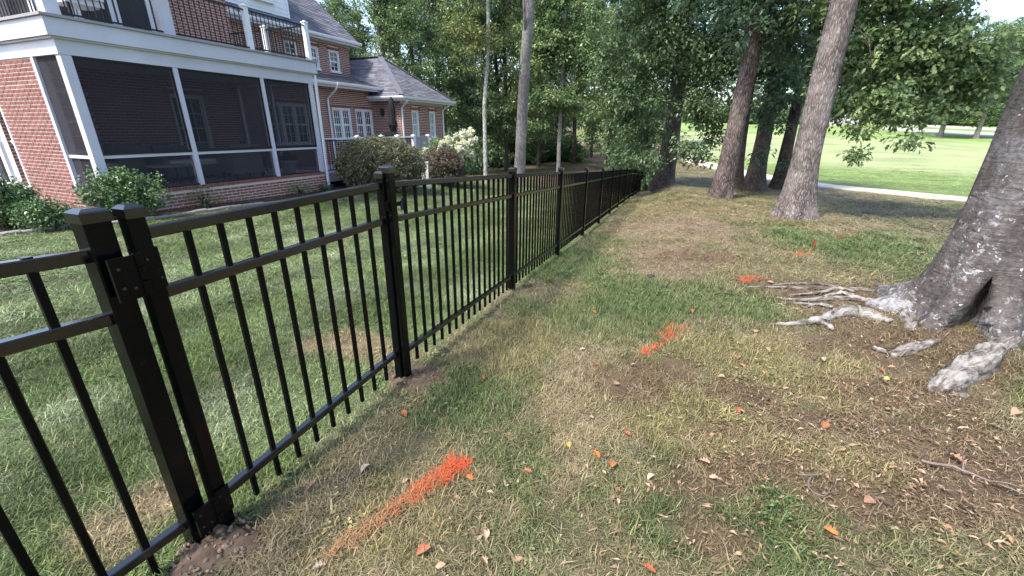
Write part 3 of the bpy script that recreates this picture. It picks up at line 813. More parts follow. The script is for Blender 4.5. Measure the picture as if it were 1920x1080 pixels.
def shingles(mb, a, b, c, d, ch=.15, sw=.32, seed=1):
    """courses of tabs on the roof plane a-b (eave) to d-c (ridge), clipped to the quad"""
    a, b, c, d = map(Vector, (a, b, c, d)); g = random.Random(seed)
    n = (b - a).cross(d - a).normalized()
    if n.z < 0: n = -n
    H = max((d - a).length, (c - b).length); rows = int(H / ch)
    for r in range(rows):
        t0, t1 = r / rows, min(1, (r + 1.12) / rows)
        L0, L1 = a.lerp(d, t0), b.lerp(c, t0); U0, U1_ = a.lerp(d, t1), b.lerp(c, t1)
        w0 = (L1 - L0).length
        if w0 < .05: break
        k = max(1, int(w0 / sw)); off = g.random()
        ed = [0] + [min(1, max(0, (i + off) / k)) for i in range(k)] + [1]
        for e0, e1 in zip(ed[:-1], ed[1:]):
            if (e1 - e0) * w0 < .02: continue
            lift = n * (.012 + g.uniform(0, .006)); gap = .006 / w0
            p0 = L0.lerp(L1, e0 + gap) + lift; p1 = L0.lerp(L1, e1 - gap) + lift
            q0 = U0.lerp(U1_, e0 + gap) + n * .002; q1 = U0.lerp(U1_, e1 - gap) + n * .002
            r0 = L0.lerp(L1, e0 + gap); r1 = L0.lerp(L1, e1 - gap)
            mb.add([p0, p1, q1, q0, r0, r1], [(0, 1, 2, 3), (4, 5, 1, 0)])
def roof_plane(quads, name, seed=1):
    base = MB(); sh = MB()
    for i, q in enumerate(quads):
        q = [Vector(p) for p in q]; lo = [p - Vector((0, 0, .06)) for p in q]
        base.add(q + lo, [(0, 1, 2, 3), (7, 6, 5, 4)] + [(k, (k + 1) % 4, 4 + (k + 1) % 4, 4 + k) for k in range(4)])
        shingles(sh, *q, seed=seed + i)
    o = base.build(name, M['roofbase'], house); sh.build('shingle', M['shingle'], o, kind='stuff'); return o
# main roof: eave at w=4.3, rising away from the fence
def mroof(w): return 3.45 + (w - 4.3) * .82
roof_plane([((5.3, 4.3, 3.45), (12.35, 4.3, 3.45), (12.35, 9.3, mroof(9.3)), (5.3, 9.3, mroof(9.3)))], 'main_roof', 5)
roof_plane([((12.35, 14.3, 3.45), (5.3, 14.3, 3.45), (5.3, 9.32, mroof(9.3)), (12.35, 9.32, mroof(9.3)))], 'main_roof', 8)
part('gable', M['siding'], lambda q: q.add([(12.1, 4.75, 3.3), (12.1, 13.9, 3.3), (12.1, 9.3, mroof(9.3) - .12), (11.95, 4.75, 3.3), (11.95, 13.9, 3.3), (11.95, 9.3, mroof(9.3) - .12)], [(0, 1, 2), (5, 4, 3), (0, 3, 4, 1), (1, 4, 5, 2), (2, 5, 3, 0)]))
boxp('soffit', M['white'], (5.46, 12.3, 4.33, WS - .01, 3.28, 3.31)); boxp('eave_board', M['white'], (5.3, 12.36, 4.30, 4.325, 3.26, 3.43))
def gutter(p, q, name='gutter', s=.1):
    mb = MB(); p = Vector(p); q = Vector(q); d = (q - p).normalized(); n = Vector((d.y, -d.x, 0))
    prof = [(0, 0), (s * .75, 0), (s, s * .5), (s, s), (s * .9, s), (s * .9, s * .55), (s * .7, .012), (.012, .012), (.012, s), (0, s)]
    vs = [p + n * x + Vector((0, 0, z)) for x, z in prof] + [q + n * x + Vector((0, 0, z)) for x, z in prof]; k = len(prof)
    mb.add(vs, [(i, (i + 1) % k, k + (i + 1) % k, k + i) for i in range(k)] + [tuple(range(k - 1, -1, -1)), tuple(range(k, 2 * k))])
    return mb.build(name, M['white2'], house)
gutter((5.3, 4.29, 3.34), (12.42, 4.29, 3.34))
# lower shed roof over the rear wall
roof_plane([((5.5, 2.5, 1.56), (11.9, 2.5, 1.56), (12.0, 4.68, 2.06), (5.5, 4.68, 2.06))], 'shed_roof', 3)
boxp('soffit', M['white'], (5.5, 11.4, 2.53, W2 - .01, 1.39, 1.42)); boxp('eave_board', M['white'], (5.5, 11.8, 2.49, 2.515, 1.37, 1.53))
gutter((5.5, 2.485, 1.44), (8.75, 2.485, 1.44)); gutter((8.78, 2.485, 1.45), (11.75, 2.485, 1.45))
# wing with its hip roof
brick_wall((11.45, W2 + 3, 0), W1, 3 + W2 - 1.7, GH, 1.10, name='wing_wall')
brick_wall((11.45, 1.7, 0), U1, 3.3, GH, 1.10, [(12.22 - 11.45, 12.72 - 11.45, -.42, .73, True), (13.6 - 11.45, 14.08 - 11.45, -.42, .73, True)], name='wing_wall')
brick_wall((14.75, 1.7, 0), (0, 1, 0), 6, GH, 1.10, name='wing_wall')
for a, b in ((12.23, 12.71), (13.61, 14.07)): window((a, 1.7, 0), U1, b - a, -.41, .72, 2, 2, 2, 'blind', .05)
E1, E2, EW, EZ, RZ_ = 11.05, 15.15, 1.3, 1.24, 2.98; PW = 3.8; RU = 13.1
roof_plane([((E1, EW, EZ), (E2, EW, EZ), (RU + .01, PW, RZ_), (RU - .01, PW, RZ_)), ((E1, 7.6, EZ), (E1, EW, EZ), (RU, PW, RZ_), (RU, 7.6, RZ_)), ((E2, EW, EZ), (E2, 7.6, EZ), (RU, 7.6, RZ_), (RU, PW, RZ_))], 'hip_roof', 11)
q = MB()
for p, r in (((E1, EW, EZ), (RU, PW, RZ_)), ((E2, EW, EZ), (RU, PW, RZ_)), ((RU, PW, RZ_), (RU, 7.6, RZ_))): q.bar(Vector(p) + Vector((0, 0, .03)), Vector(r) + Vector((0, 0, .03)), .22, .03, .008)
q.build('ridge_cap', M['shingle'], house)
boxp('soffit', M['white'], (E1 + .03, E2 - .03, EW + .03, 1.69, 1.06, 1.09)); boxp('soffit', M['white'], (E1 + .03, 11.44, 1.692, 6, 1.06, 1.09)); boxp('soffit', M['white'], (14.76, E2 - .03, 1.692, 6, 1.06, 1.09))
boxp('eave_board', M['white'], (E1 + .001, E2, EW, EW + .025, 1.04, 1.215)); boxp('eave_board', M['white'], (E1, E1 + .025, EW + .026, 6, 1.04, 1.215)); boxp('frieze_board', M['white'], (11.43, 14.78, 1.672, 1.69, .97, 1.058))
gutter((E1 - .05, EW - .002, 1.12), (E2 + .05, EW - .002, 1.12)); gutter((E1 - .002, 6, 1.12), (E1 - .002, EW - .1, 1.12))
# dormer with clapboards
def boards(u0, u1, w, z0, z1, n):
    b = boxp('dormer', M['siding'], (u0, u1 - .03, w + .02, w + 3, z0 - .35, z1))
    h = (z1 - z0) / n
    for k in range(n):
        mb = MB(); za = z0 + k * h; zb = za + h * 1.04
        mb.add([(u0, w - .016, za), (u1, w - .016, za), (u1, w - .004, zb), (u0, w - .004, zb), (u0, w + .02, za), (u1, w + .02, za)], [(0, 1, 2, 3), (4, 5, 1, 0), (1, 5, 2), (0, 3, 4)])
        mb.build('siding_board', M['siding'], b)
    boxp('corner_board', M['white2'], (u1, u1 + .1, w - .022, w + .06, z0 - .02, z1), b)
boards(6.2, 9.1, WS, 3.72, 5.6, 12); window((7.6, WS - .03, 0), U1, .9, 4.12, 5.3, 3, 2, sunk=-.01)
roof_plane([((6.0, 4.45, 5.6), (9.4, 4.45, 5.6), (9.4, 7.6, 6.6), (6.0, 7.6, 6.6))], 'dormer_roof', 21)
# downspouts
def spout(pts, m='white2'):
    return part('downspout', M[m], lambda mb: [mb.bar(pts[i], pts[i + 1], .075, .055, .01) for i in range(len(pts) - 1)])
spout([(8.76, 2.43, 1.42), (8.76, 2.5, 1.28), (8.76, 2.95, 1.0), (8.76, 2.95, -1.5)])
spout([(11.36, 1.26, 1.1), (11.36, 1.3, 1.0), (11.5, 1.66, .8), (11.5, 1.66, -1.6)])
spout([(14.7, 1.26, 1.1), (14.7, 1.3, 1.0), (14.7, 1.655, .8), (14.7, 1.655, -1.6)])
spout([(5.4, -.03, 1.34), (5.4, -.02, .9), (5.38, 0, -1.62)])
part('wall_lamp', M['iron'], lambda mb: mb.lathe((11.38, 2.6, .55), [(.02, .22), (.08, .2), (.09, .02), (.05, -.08), (.01, -.1)], 10))

# raised deck right of the porch
deck = thing('raised_deck', 'raised grey deck with black balusters and white posts beside the screened porch', 'deck', C0, math.pi / 2 - AH)
dk = -1.32
for k in range(20):
    boxp('deck_board', M['deck'], (5.48, 11.3, .22 + k * .137, .22 + k * .137 + .131, dk - .03, dk), deck)
boxp('rim_board', M['lilac'], (5.48, 11.3, .19, .215, dk - .24, dk + .004), deck)
dr = MB()
for u in (5.6, 8.4, 11.1): dr.box(u - .05, u + .05, .24, .34, -2.1, dk - .035)
dr.build('support_post', M['lilac'], deck)
def drail(u0, u1, w):
    mb = MB(); mb.bar((u0, w, dk + 1.0), (u1, w, dk + 1.0), .09, .035); r = mb.build('railing', M['white2'], deck)
    mb2 = MB(); mb2.bar((u0, w, dk + .09), (u1, w, dk + .09), .04, .035); mb2.bar((u0, w, dk + .94), (u1, w, dk + .94), .04, .035); mb2.build('lower_rail', M['iron'], r)
    me = MB().bar((0, 0, .1), (0, 0, .94), .018, .018, .003).mesh('baluster', M['iron'])
    n = int((u1 - u0) / .115)
    for k in range(1, n + 1): link('baluster', me, r, (u0 + (u1 - u0) * k / (n + 1), w, dk))
newel(7.1, .26, dk + .002, 1.03, .06, deck); newel(8.3, .26, dk + .002, 1.03, .06, deck); newel(9.2, .26, dk + .002, 1.03, .06, deck); newel(10.2, .26, dk + .002, 1.03, .06, deck); newel(11.2, .26, dk + .002, 1.03, .06, deck)
drail(5.56, 7.04, .26); drail(7.16, 8.24, .26); drail(8.36, 9.14, .26); drail(9.26, 10.14, .26)
pn = boxp('privacy_panel', M['lilac'], (10.28, 11.12, .235, .26, dk + .05, dk + 1.0), deck)
for b in ((10.28, 11.12, .21, .234, dk + .93, dk + 1.02), (10.28, 11.12, .21, .234, dk + .05, dk + .15), (10.28, 10.36, .211, .234, dk + .151, dk + .929), (11.04, 11.12, .211, .234, dk + .151, dk + .929), (10.66, 10.74, .211, .234, dk + .151, dk + .929)): boxp('frame_board', M['lilac'], b, pn)

def hthing(name, label, cat, u, w, z, rz=0, group=None): return thing(name, label, cat, hloc(u, w, z), math.pi / 2 - AH + rz, group)
# things on the deck and in the porch
um = hthing('patio_umbrella', 'closed patio umbrella in a black cover standing on the raised deck', 'umbrella', 10.35, 1.3, dk)
prof = [(.03, 1.0), (.11, 1.02), (.13, 1.3), (.16, 1.38), (.17, 1.5), (.13, 1.62), (.14, 1.9), (.12, 2.15), (.07, 2.38), (.02, 2.46)]
cv = MB(); cv.lathe((0, 0, 0), prof, 18)
cv.v = [(x * (1 + .12 * math.sin(5 * math.atan2(y, x) + z * 2)), y * (1 + .12 * math.sin(5 * math.atan2(y, x) + z * 2)), z) for x, y, z in cv.v]
cv.build('cover', M['canvas'], um, True)
part('pole', M['iron'], lambda mb: mb.tube([(0, 0, .05), (0, 0, 1.02)], [.024, .024], 10), um)
part('base', M['iron'], lambda mb: mb.lathe((0, 0, 0), [(.26, 0), (.26, .03), (.2, .06), (.05, .09), (.04, .16)], 20), um, smooth=False)
part('strap', M['iron'], lambda mb: mb.lathe((0, 0, 1.42), [(.172, -.02), (.186, -.01), (.186, .02), (.172, .03)], 18), um)
gr = hthing('covered_grill', 'barbecue grill under a dark fitted cover on the raised deck', 'grill', 9.75, 1.15, dk)
gv = MB(); V = []
gp_ = [(-.26, 0), (-.28, .8), (-.24, 1.02), (-.1, 1.16), (.1, 1.16), (.24, 1.02), (.28, .8), (.26, 0)]
for x in (-.46, -.44, .44, .46):
    k = .93 if abs(x) > .45 else 1
    V += [(x, y * k, .02 + z * (k if z > .5 else 1)) for y, z in gp_]
F = [(i * 8 + j, (i + 1) * 8 + j, (i + 1) * 8 + j + 1, i * 8 + j + 1) for i in range(3) for j in range(7)] + [tuple(range(8)), tuple(range(31, 23, -1))]
gv.add(V, F).build('cover', M['canvas'], gr)
part('wheel', M['iron'], lambda mb: [mb.tube([(x, .2, .06), (x + .03, .2, .06)], [.06, .06], 12) for x in (-.4, .37)], gr)
sf = hthing('porch_sofa', 'dark wicker sofa with cream cushions inside the screened porch', 'sofa', 2.75, 1.9, -1.268)
boxp('base', M['wicker'], (-.8, .8, -.4, .4, .1, .32), sf); boxp('backrest', M['wicker'], (-.8, .8, .3, .42, .32, .8), sf)
for x in (-1, 1): boxp('armrest', M['wicker'], (min(x * .7, x * .82), max(x * .7, x * .82), -.42, .3, .322, .6), sf)
for x0, x1 in ((-.69, -.01), (.01, .69)): part('cushion', M['cush'], lambda mb: mb.bar((x0, -.06, .4), (x1, -.06, .4), .7, .15, .04), sf)
for x in (-.45, .4): part('pillow', M['blue'], lambda mb: mb.bar((x - .2, .2, .66), (x + .2, .2, .66), .16, .38, .06), sf)
for x in (-.72, .72):
    for y in (-.34, .34): boxp('leg', M['iron'], (x - .03, x + .03, y - .03, y + .03, 0, .1), sf)
def armchair(u, w, rz, label):
    c = hthing('wicker_armchair', label, 'armchair', u, w, -1.268, rz, 'armchairs in the screened porch')
    boxp('base', M['wicker'], (-.36, .36, -.36, .36, .16, .34), c); boxp('backrest', M['wicker'], (-.36, .36, .28, .38, .34, .86), c)
    for x in (-1, 1): boxp('armrest', M['wicker'], (min(x * .3, x * .4), max(x * .3, x * .4), -.38, .28, .342, .62), c)
    part('cushion', M['cush'], lambda mb: mb.bar((-.29, -.05, .41), (.29, -.05, .41), .6, .13, .04), c)
    for x in (-.32, .32):
        for y in (-.32, .32): boxp('leg', M['iron'], (x - .02, x + .02, y - .02, y + .02, 0, .16), c)
armchair(3.35, .8, R_(170), 'wicker armchair turned away from view behind the middle porch screen')
armchair(1.2, 1.9, R_(-60), 'wicker armchair with cream cushion behind the large left porch screen')
ct = hthing('coffee_table', 'low oval coffee table behind the large left porch screen', 'table', 1.75, 1.0, -1.268)
part('tabletop', M['pot'], lambda mb: mb.lathe((0, 0, .40), [(.40, 0), (.42, .015), (.42, .03), (.40, .04)], 28), ct)
for x, y in ((-.25, -.2), (.25, -.2), (.25, .2), (-.25, .2)): part('leg', M['iron'], lambda mb: mb.tube([(x * 1.1, y * 1.1, 0), (x, y, .4)], [.015, .018], 8), ct)
dc = hthing('dining_chair', 'dark slim dining chair behind the right porch screen', 'chair', 4.35, 1.6, -1.268, R_(40))
boxp('seat', M['iron'], (-.22, .22, -.22, .22, .43, .46), dc); boxp('backrest', M['iron'], (-.22, .22, .2, .23, .6, .9), dc)
for x in (-.2, .2):
    for y in (-.2, .2): part('leg', M['iron'], lambda mb: mb.bar((x * 1.1, y * 1.1, 0), (x, y, .43 if y < 0 else .6), .025, .025), dc)
pt = hthing('flower_pot', 'large pale stone pot with a green plant behind the right porch screen', 'plant pot', 4.85, .85, -1.268)
part('pot', M['pot'], lambda mb: mb.lathe((0, 0, 0), [(.13, 0), (.15, .02), (.20, .28), (.225, .3), (.225, .36), (.20, .37), (.18, .33)], 22), pt, smooth=False)

# patio chair seen through the balcony balusters
pc = hthing('balcony_chair', 'white cushioned chair on the balcony in front of the glazed doors', 'chair', .72, .55, 1.69, R_(180))
boxp('seat', M['white2'], (-.28, .28, -.25, .25, .3, .4), pc); boxp('backrest', M['white2'], (-.28, .28, .2, .3, .4, .75), pc)
for x in (-.24, .24):
    for y in (-.2, .24): boxp('leg', M['iron'], (x - .02, x + .02, y - .02, y + .02, 0, .3), pc)

# ------------------------------------------------------------------ fence and gate
FR = math.pi / 2 - AF
def fpos(s): 
    p = F0 + SD * s; return Vector((p[0], p[1], float(gz(p[0], p[1], False))))
def sec_mesh(L, ch=.0035, s=.019): 
    mb = MB().bar((0, 0, 0), (0, 0, L), s, s, ch); return mb.mesh('picket', M['black'])
def post_part(parent, x, z0, h, s, y=0):
    p = MB().bar((x, y, z0 - .1), (x, y, z0 + h), s, s, .004).build('post', M['black'], parent)
    c = MB(); e = s / 2 + .003; zt = z0 + h
    def rg(r, z): return [(x - r, y - r, z), (x + r, y - r, z), (x + r, y + r, z), (x - r, y + r, z)]
    vs = rg(e, zt - .022) + rg(e, zt + .004) + rg(e - .004, zt + .008) + rg(e * .55, zt + .014)
    c.add(vs, [(i * 4 + k, i * 4 + (k + 1) % 4, i * 4 + 4 + (k + 1) % 4, i * 4 + 4 + k) for i in range(3) for k in range(4)] + [(12, 13, 14, 15), (3, 2, 1, 0)])
    c.build('cap', M['gloss'], p); return p
# heights above ground: top rail, second rail, bottom rail
RT, R2_, RB, PH = 1.135, .955, .165, 1.195
def panel(parent, p, q, npk, rails, zpb, pk, s=.032):
    """p, q: ground points of both ends in the fence's own space"""
    p = Vector(p); q = Vector(q)
    for k, z in enumerate(rails):
        MB().bar(p + Vector((0, 0, z)), q + Vector((0, 0, z)), .030, s, .003).build('rail', M['gloss'], parent)
    for k in range(1, npk + 1):
        c = p.lerp(q, k / (npk + 1)); link('picket', pk, parent, c + Vector((0, rnd.gauss(0, .0006), zpb + rnd.gauss(0, .001))), (0, 0, rnd.gauss(0, .012)))
fence = thing('long_fence', 'long black metal fence running from the gate to the trees', 'fence', fpos(0), FR)
pk = sec_mesh(RT - .055)
sp = 1.89; npost = 17
gz0 = fpos(0).z
def fl(s): return Vector((s, 0, fpos(s).z - gz0))
for k in range(npost):
    g_ = fl(k * sp); post_part(fence, g_.x, g_.z, PH + (.02 if k == 0 else 0), .054 if k == 0 else .060)
    if k < npost - 1:
        a = fl(k * sp); b = fl((k + 1) * sp); d_ = (b - a) / sp
        panel(fence, a + d_ * .03, b - d_ * .03, 16, (RT, R2_, RB), .055, pk)
# gate
G1 = Vector((-1.046, 1.151, 0)); G2 = Vector((-.668, 2.205, 0)); HP = Vector((-1.1, 1.09, 0))
gd = (G2 - G1); GL = gd.length; gd.normalize(); ga = math.atan2(gd.y, gd.x)
gate = thing('fence_gate', 'black metal gate leaf with two hinges between the hinge post and the long fence', 'gate', (G1.x, G1.y, -1.43), ga)
gzr = .009 * 1
post_part(gate, 0, .012, 1.205, .046); post_part(gate, GL, .012, 1.20, .046)
pg = sec_mesh(RT - .06)
panel(gate, (.026, 0, .012), (GL - .026, 0, .02), 9, (RT, R2_, RB + .01), .06, pg, .034)
# fence left of the gate
ld = (HP - Vector((-2.28, -.80, 0))).normalized()
ld = Vector((math.sin(R_(21.5)), math.cos(R_(21.5)), 0))
lf = thing('short_fence', 'black metal fence section left of the gate ending in the thick hinge post', 'fence', (HP.x, HP.y, -1.435), math.atan2(ld.y, ld.x))
post_part(lf, 0, 0, 1.222, .062)
panel(lf, (-.031, 0, 0), (-1.78, 0, .10), 15, (RT - .02, R2_ - .02, RB), .055, pk, .034)
# hinges: two leaves, a knuckle barrel and screws, on the front faces of the hinge post and the gate
hl = HP - Vector((G1.x, G1.y, 0)); hx = hl.x * gd.x + hl.y * gd.y
def hinge(z, h):
    o = bpy.data.objects.new('hinge', None)
    mb = MB()
    mb.box(-.026, .023, -.033, -.0245, z, z + h); lf_ = mb.build('hinge', M['black'], gate)
    MB().box(hx - .028, hx + .032, -.041, -.0325, z - .006, z + h - .006).build('leaf', M['black'], lf_)
    xm = (hx + .032 - .026) / 2
    for k in range(3): MB().tube([(xm, -.040, z + k * h / 3 + .002), (xm, -.040, z + (k + 1) * h / 3 - .002)], [.0105, .0105], 12).build('knuckle', M['black'], lf_)
    for x, zz, y in ((-.012, z + h * .75, -.0332), (.012, z + h * .25, -.0332), (hx - .012, z + h * .7, -.0412), (hx + .014, z + h * .2, -.0412), (hx - .012, z + h * .25, -.0412)):
        MB().lathe((0, 0, 0), [(.005, 0), (.004, .003), (.001, .0035)], 10).build('screw', M['steel'], lf_).matrix_local = Matrix.Translation((x, y, zz)) @ Matrix.Rotation(math.pi / 2, 4, 'X')
M['steel'] = simple('dull_steel_screw', (.05, .048, .046), .35, .2, 60, metal=.8)
hinge(.99, .12); hinge(.13, .11)
la = MB().bar((GL - .01, -.04, 1.055), (GL + .095, -.045, 1.055), .018, .022, .003).build('latch', M['black'], gate)
MB().box(GL - .025, GL + .025, -.041, -.0235, 1.03, 1.08).build('latch_plate', M['black'], la)
MB().tube([(GL + .075, -.06, 1.02), (GL + .08, -.052, 1.055), (GL + .1, -.055, 1.085)], [.008, .01, .007], 8).build('latch_hook', M['black'], la)
# white post by the shrubs
wp = gp(803, 354)
wpo = thing('white_post', 'short white square post with a cap standing before the trimmed shrubs', 'post', wp)
MB().bar((0, 0, -.05), (0, 0, .86), .085, .085, .006).build('shaft', M['post'], wpo)
MB().bar((0, 0, .862), (0, 0, .89), .12, .12, .006).build('cap', M['post'], wpo)
MB().bar((0, 0, -.05), (0, 0, .12), .14, .14, .008).build('foot', M['post'], wpo)

# ------------------------------------------------------------------ leaf masses
def leaf_arrays(clumps, per, size, rg, droop=.35, flat=.6, aspect=.5, lobed=False):
    """clumps: (x, y, z, r) rows; per leaves round each; returns vertices, loops, sizes, tint"""
    cl = np.asarray(clumps, float); n = len(cl) * per
    c = np.repeat(cl[:, :3], per, 0); r = np.repeat(cl[:, 3], per)
    d = rg.normal(size=(n, 3)); d /= np.linalg.norm(d, axis=1)[:, None]
    rad = r * rg.random(n) ** .45
    p = c + d * rad[:, None] * np.array([1, 1, flat])
    ax = d * np.array([1, 1, .5]) + rg.normal(size=(n, 3)) * .55; ax[:, 2] -= droop
    ax /= np.linalg.norm(ax, axis=1)[:, None]
    up = rg.normal(size=(n, 3)) * .55 + np.array([0, 0, 1.])
    sd = np.cross(ax, up); sd /= np.linalg.norm(sd, axis=1)[:, None] + 1e-9
    nm = np.cross(sd, ax)
    L = size * rg.uniform(.65, 1.3, n); W_ = L * aspect * rg.uniform(.8, 1.2, n)
    if not lobed:
        fold = (W_ * rg.uniform(.05, .35, n))[:, None] * nm
        v0 = p; v1 = p + ax * (L * .45)[:, None] + sd * (W_ * .5)[:, None] + fold
        v2 = p + ax * L[:, None] - nm * (L * .12)[:, None]; v3 = p + ax * (L * .45)[:, None] - sd * (W_ * .5)[:, None] + fold
        V = np.stack([v0, v1, v2, v3], 1).reshape(-1, 3)
        loops = np.arange(4 * n); sizes = np.full(n, 4); k = 4
    else:
        prof = [(0, 0), (.30, .42), (.42, .20), (.62, .55), (.72, .22), (1.0, .05)]
        pts = []
        for a, b in prof: pts.append(p + ax * (L * a)[:, None] + sd * (W_ * b)[:, None] + nm * (W_ * b * .3)[:, None] - nm * (L * .15 * a * a)[:, None])
        for a, b in prof[-2:0:-1]: pts.append(p + ax * (L * a)[:, None] - sd * (W_ * b)[:, None] + nm * (W_ * b * .3)[:, None] - nm * (L * .15 * a * a)[:, None])
        k = len(pts); V = np.stack(pts, 1).reshape(-1, 3)
        base = (np.arange(n) * k)[:, None]
        half = k // 2
        top = list(range(0, half + 1)); bot = [0] + list(range(half, k))
        loops = (base + np.array(top + bot)[None]).ravel(); sizes = np.tile([len(top), len(bot)], n)
    tn = np.repeat(rg.random(len(cl)), per) * .7 + rg.random(n) * .3
    return V, loops, sizes, np.repeat(tn, k)
def clump_cloud(rg, ells, n, r, shell=.5, k0=.8, k1=.3):
    """clump centres through a set of ellipsoids (x,y,z,rx,ry,rz), denser towards the outside"""
    vol = np.array([e[3] * e[4] * e[5] for e in ells]) ** .8; pick = rg.choice(len(ells), n, p=vol / vol.sum())
    out = []
    for i in pick:
        e = ells[i]; d = rg.normal(size=3); d /= np.linalg.norm(d)
        k = rg.random() ** shell * (k0 + k1 * rg.random())
        out.append((e[0] + d[0] * e[3] * k, e[1] + d[1] * e[4] * k, e[2] + d[2] * e[5] * k, r * rg.uniform(.6, 1.3)))
    return np.array(out)
def leaf_mesh(name, m, rg, clumps, per, size, **k):
    V, l, s, t = leaf_arrays(clumps, per, size, rg, **k)
    return np_mesh(name, V, l, s, m, False, t)

# ------------------------------------------------------------------ trunks
def trunk_mesh(name, m, path, rad, seg=20, flare=.5, lobes=5, rough=.05, seed=1, flare_h=.45, branches=()):
    """path: points from the ground up; the foot spreads into lobes; branches: (path, radii)"""
    P = [Vector(p) for p in path]; rg = random.Random(seed); mb = MB()
    L = [0]
    for a, b in zip(P[:-1], P[1:]): L.append(L[-1] + (b - a).length)
    zs = [0, .05, .12, .2, .3, .42, .6, .8, 1.05, 1.4, 1.8] ; zs = [z for z in zs if z < L[-1]]
    z = zs[-1]
    while z < L[-1] - .3: z += max(.5, L[-1] / 26); zs.append(min(z, L[-1]))
    ph = [rg.uniform(0, 6.28) for _ in range(8)]
    def at(d):
        for i in range(len(L) - 1):
            if d <= L[i + 1] or i == len(L) - 2:
                k = (d - L[i]) / (L[i + 1] - L[i]); return P[i].lerp(P[i + 1], k), rad[i] + (rad[i + 1] - rad[i]) * k
    V = []
    for d in zs:
        c, r = at(d)
        for k in range(seg):
            th = 2 * math.pi * k / seg
            f = flare * math.exp(-d / flare_h) * (.45 + .55 * (.5 + .5 * math.sin(lobes * th + ph[0] + .6 * math.sin(2 * th + ph[1]))) ** 1.3 * 1.6)
            w = rough * (math.sin(3 * th + ph[2] + d * .9) + .7 * math.sin(5 * th + ph[3] - d * 1.7) + .6 * math.sin(9 * th + d * 2.3 + ph[4])) + rough * .5 * (rg.random() - .5)
            rr = r * (1 + f + w)
            V.append((c.x + rr * math.cos(th), c.y + rr * math.sin(th), c.z - (.12 if d == 0 else 0)))
    F = []
    for i in range(len(zs) - 1):
        for k in range(seg): F.append((i * seg + k, i * seg + (k + 1) % seg, (i + 1) * seg + (k + 1) % seg, (i + 1) * seg + k))
    F.append(tuple((len(zs) - 1) * seg + k for k in range(seg)))
    mb.add(V, F)
    for bp, br in branches: mb.tube(bp, br, 7, .06, rg)
    return mb.mesh(name, m, True)
def limb(rg, p, q, r, n=5, sag=.3):
    p = Vector(p); q = Vector(q); out = []; L = (q - p).length
    for i in range(n + 1):
        k = i / n; c = p.lerp(q, k); j = L * .06 * math.sin(k * math.pi)
        c += Vector((rg.uniform(-j, j), rg.uniform(-j, j), sag * math.sin(k * math.pi) + rg.uniform(-j, j) * .5)); out.append(c)
    return out, [max(.012, r * (1 - .85 * i / n)) for i in range(n + 1)]
def tree(name, label, foot, path, rad, bark, ells, leafm, nclump, per, lsize, crad, seed, group=None, seg=20, flare=.5, limbs=6, lobed=False, droop=.35, aspect=.5, flat=.6, extra=(), limb_r=.3):
    rg = random.Random(seed); ng = np.random.default_rng(seed)
    t = thing(name, label, 'tree', foot, 0, group)
    br = list(extra); P = [Vector(p) for p in path]
    for k in range(limbs):
        e = ells[rg.randrange(len(ells))]
        h = rg.uniform(.35, .95); i = h * (len(P) - 1); a = int(min(i, len(P) - 2)); s = P[a].lerp(P[a + 1], i - a)
        q = Vector((e[0] + rg.uniform(-.75, .75) * e[3], e[1] + rg.uniform(-.75, .75) * e[4], max(s.z - 1.2, e[2] + rg.uniform(-.6, .7) * e[5])))
        br.append(limb(rg, s, q, limb_r * (rad[a] + .02)))
    link('trunk', trunk_mesh('trunk', bark, path, rad, seg, flare, 5, .035, seed, branches=br), t)
    cl = clump_cloud(ng, ells, nclump, crad)
    o = link('crown', leaf_mesh('crown', leafm, ng, cl, per, lsize, lobed=lobed, droop=droop, aspect=aspect, flat=flat), t); o['kind'] = 'stuff'
    return t

def px_scale(p): return FPX / (p.y * CP - p.z * SP_)
def up_path(foot, tops, h):
    """straight-ish trunk path relative to the foot: tops are measured points (u, v) at the trunk's own distance"""
    D = math.hypot(foot.x, foot.y); out = [Vector((0, 0, 0))]
    for u, v in tops:
        q = pd(u, v, D) - foot; out.append(q)
    a, b = out[-2], out[-1]
    d = (b - a).normalized(); d = (d + Vector((0, 0, 1.5))).normalized()
    while out[-1].z < h: out.append(out[-1] + d * 2.0)
    return out

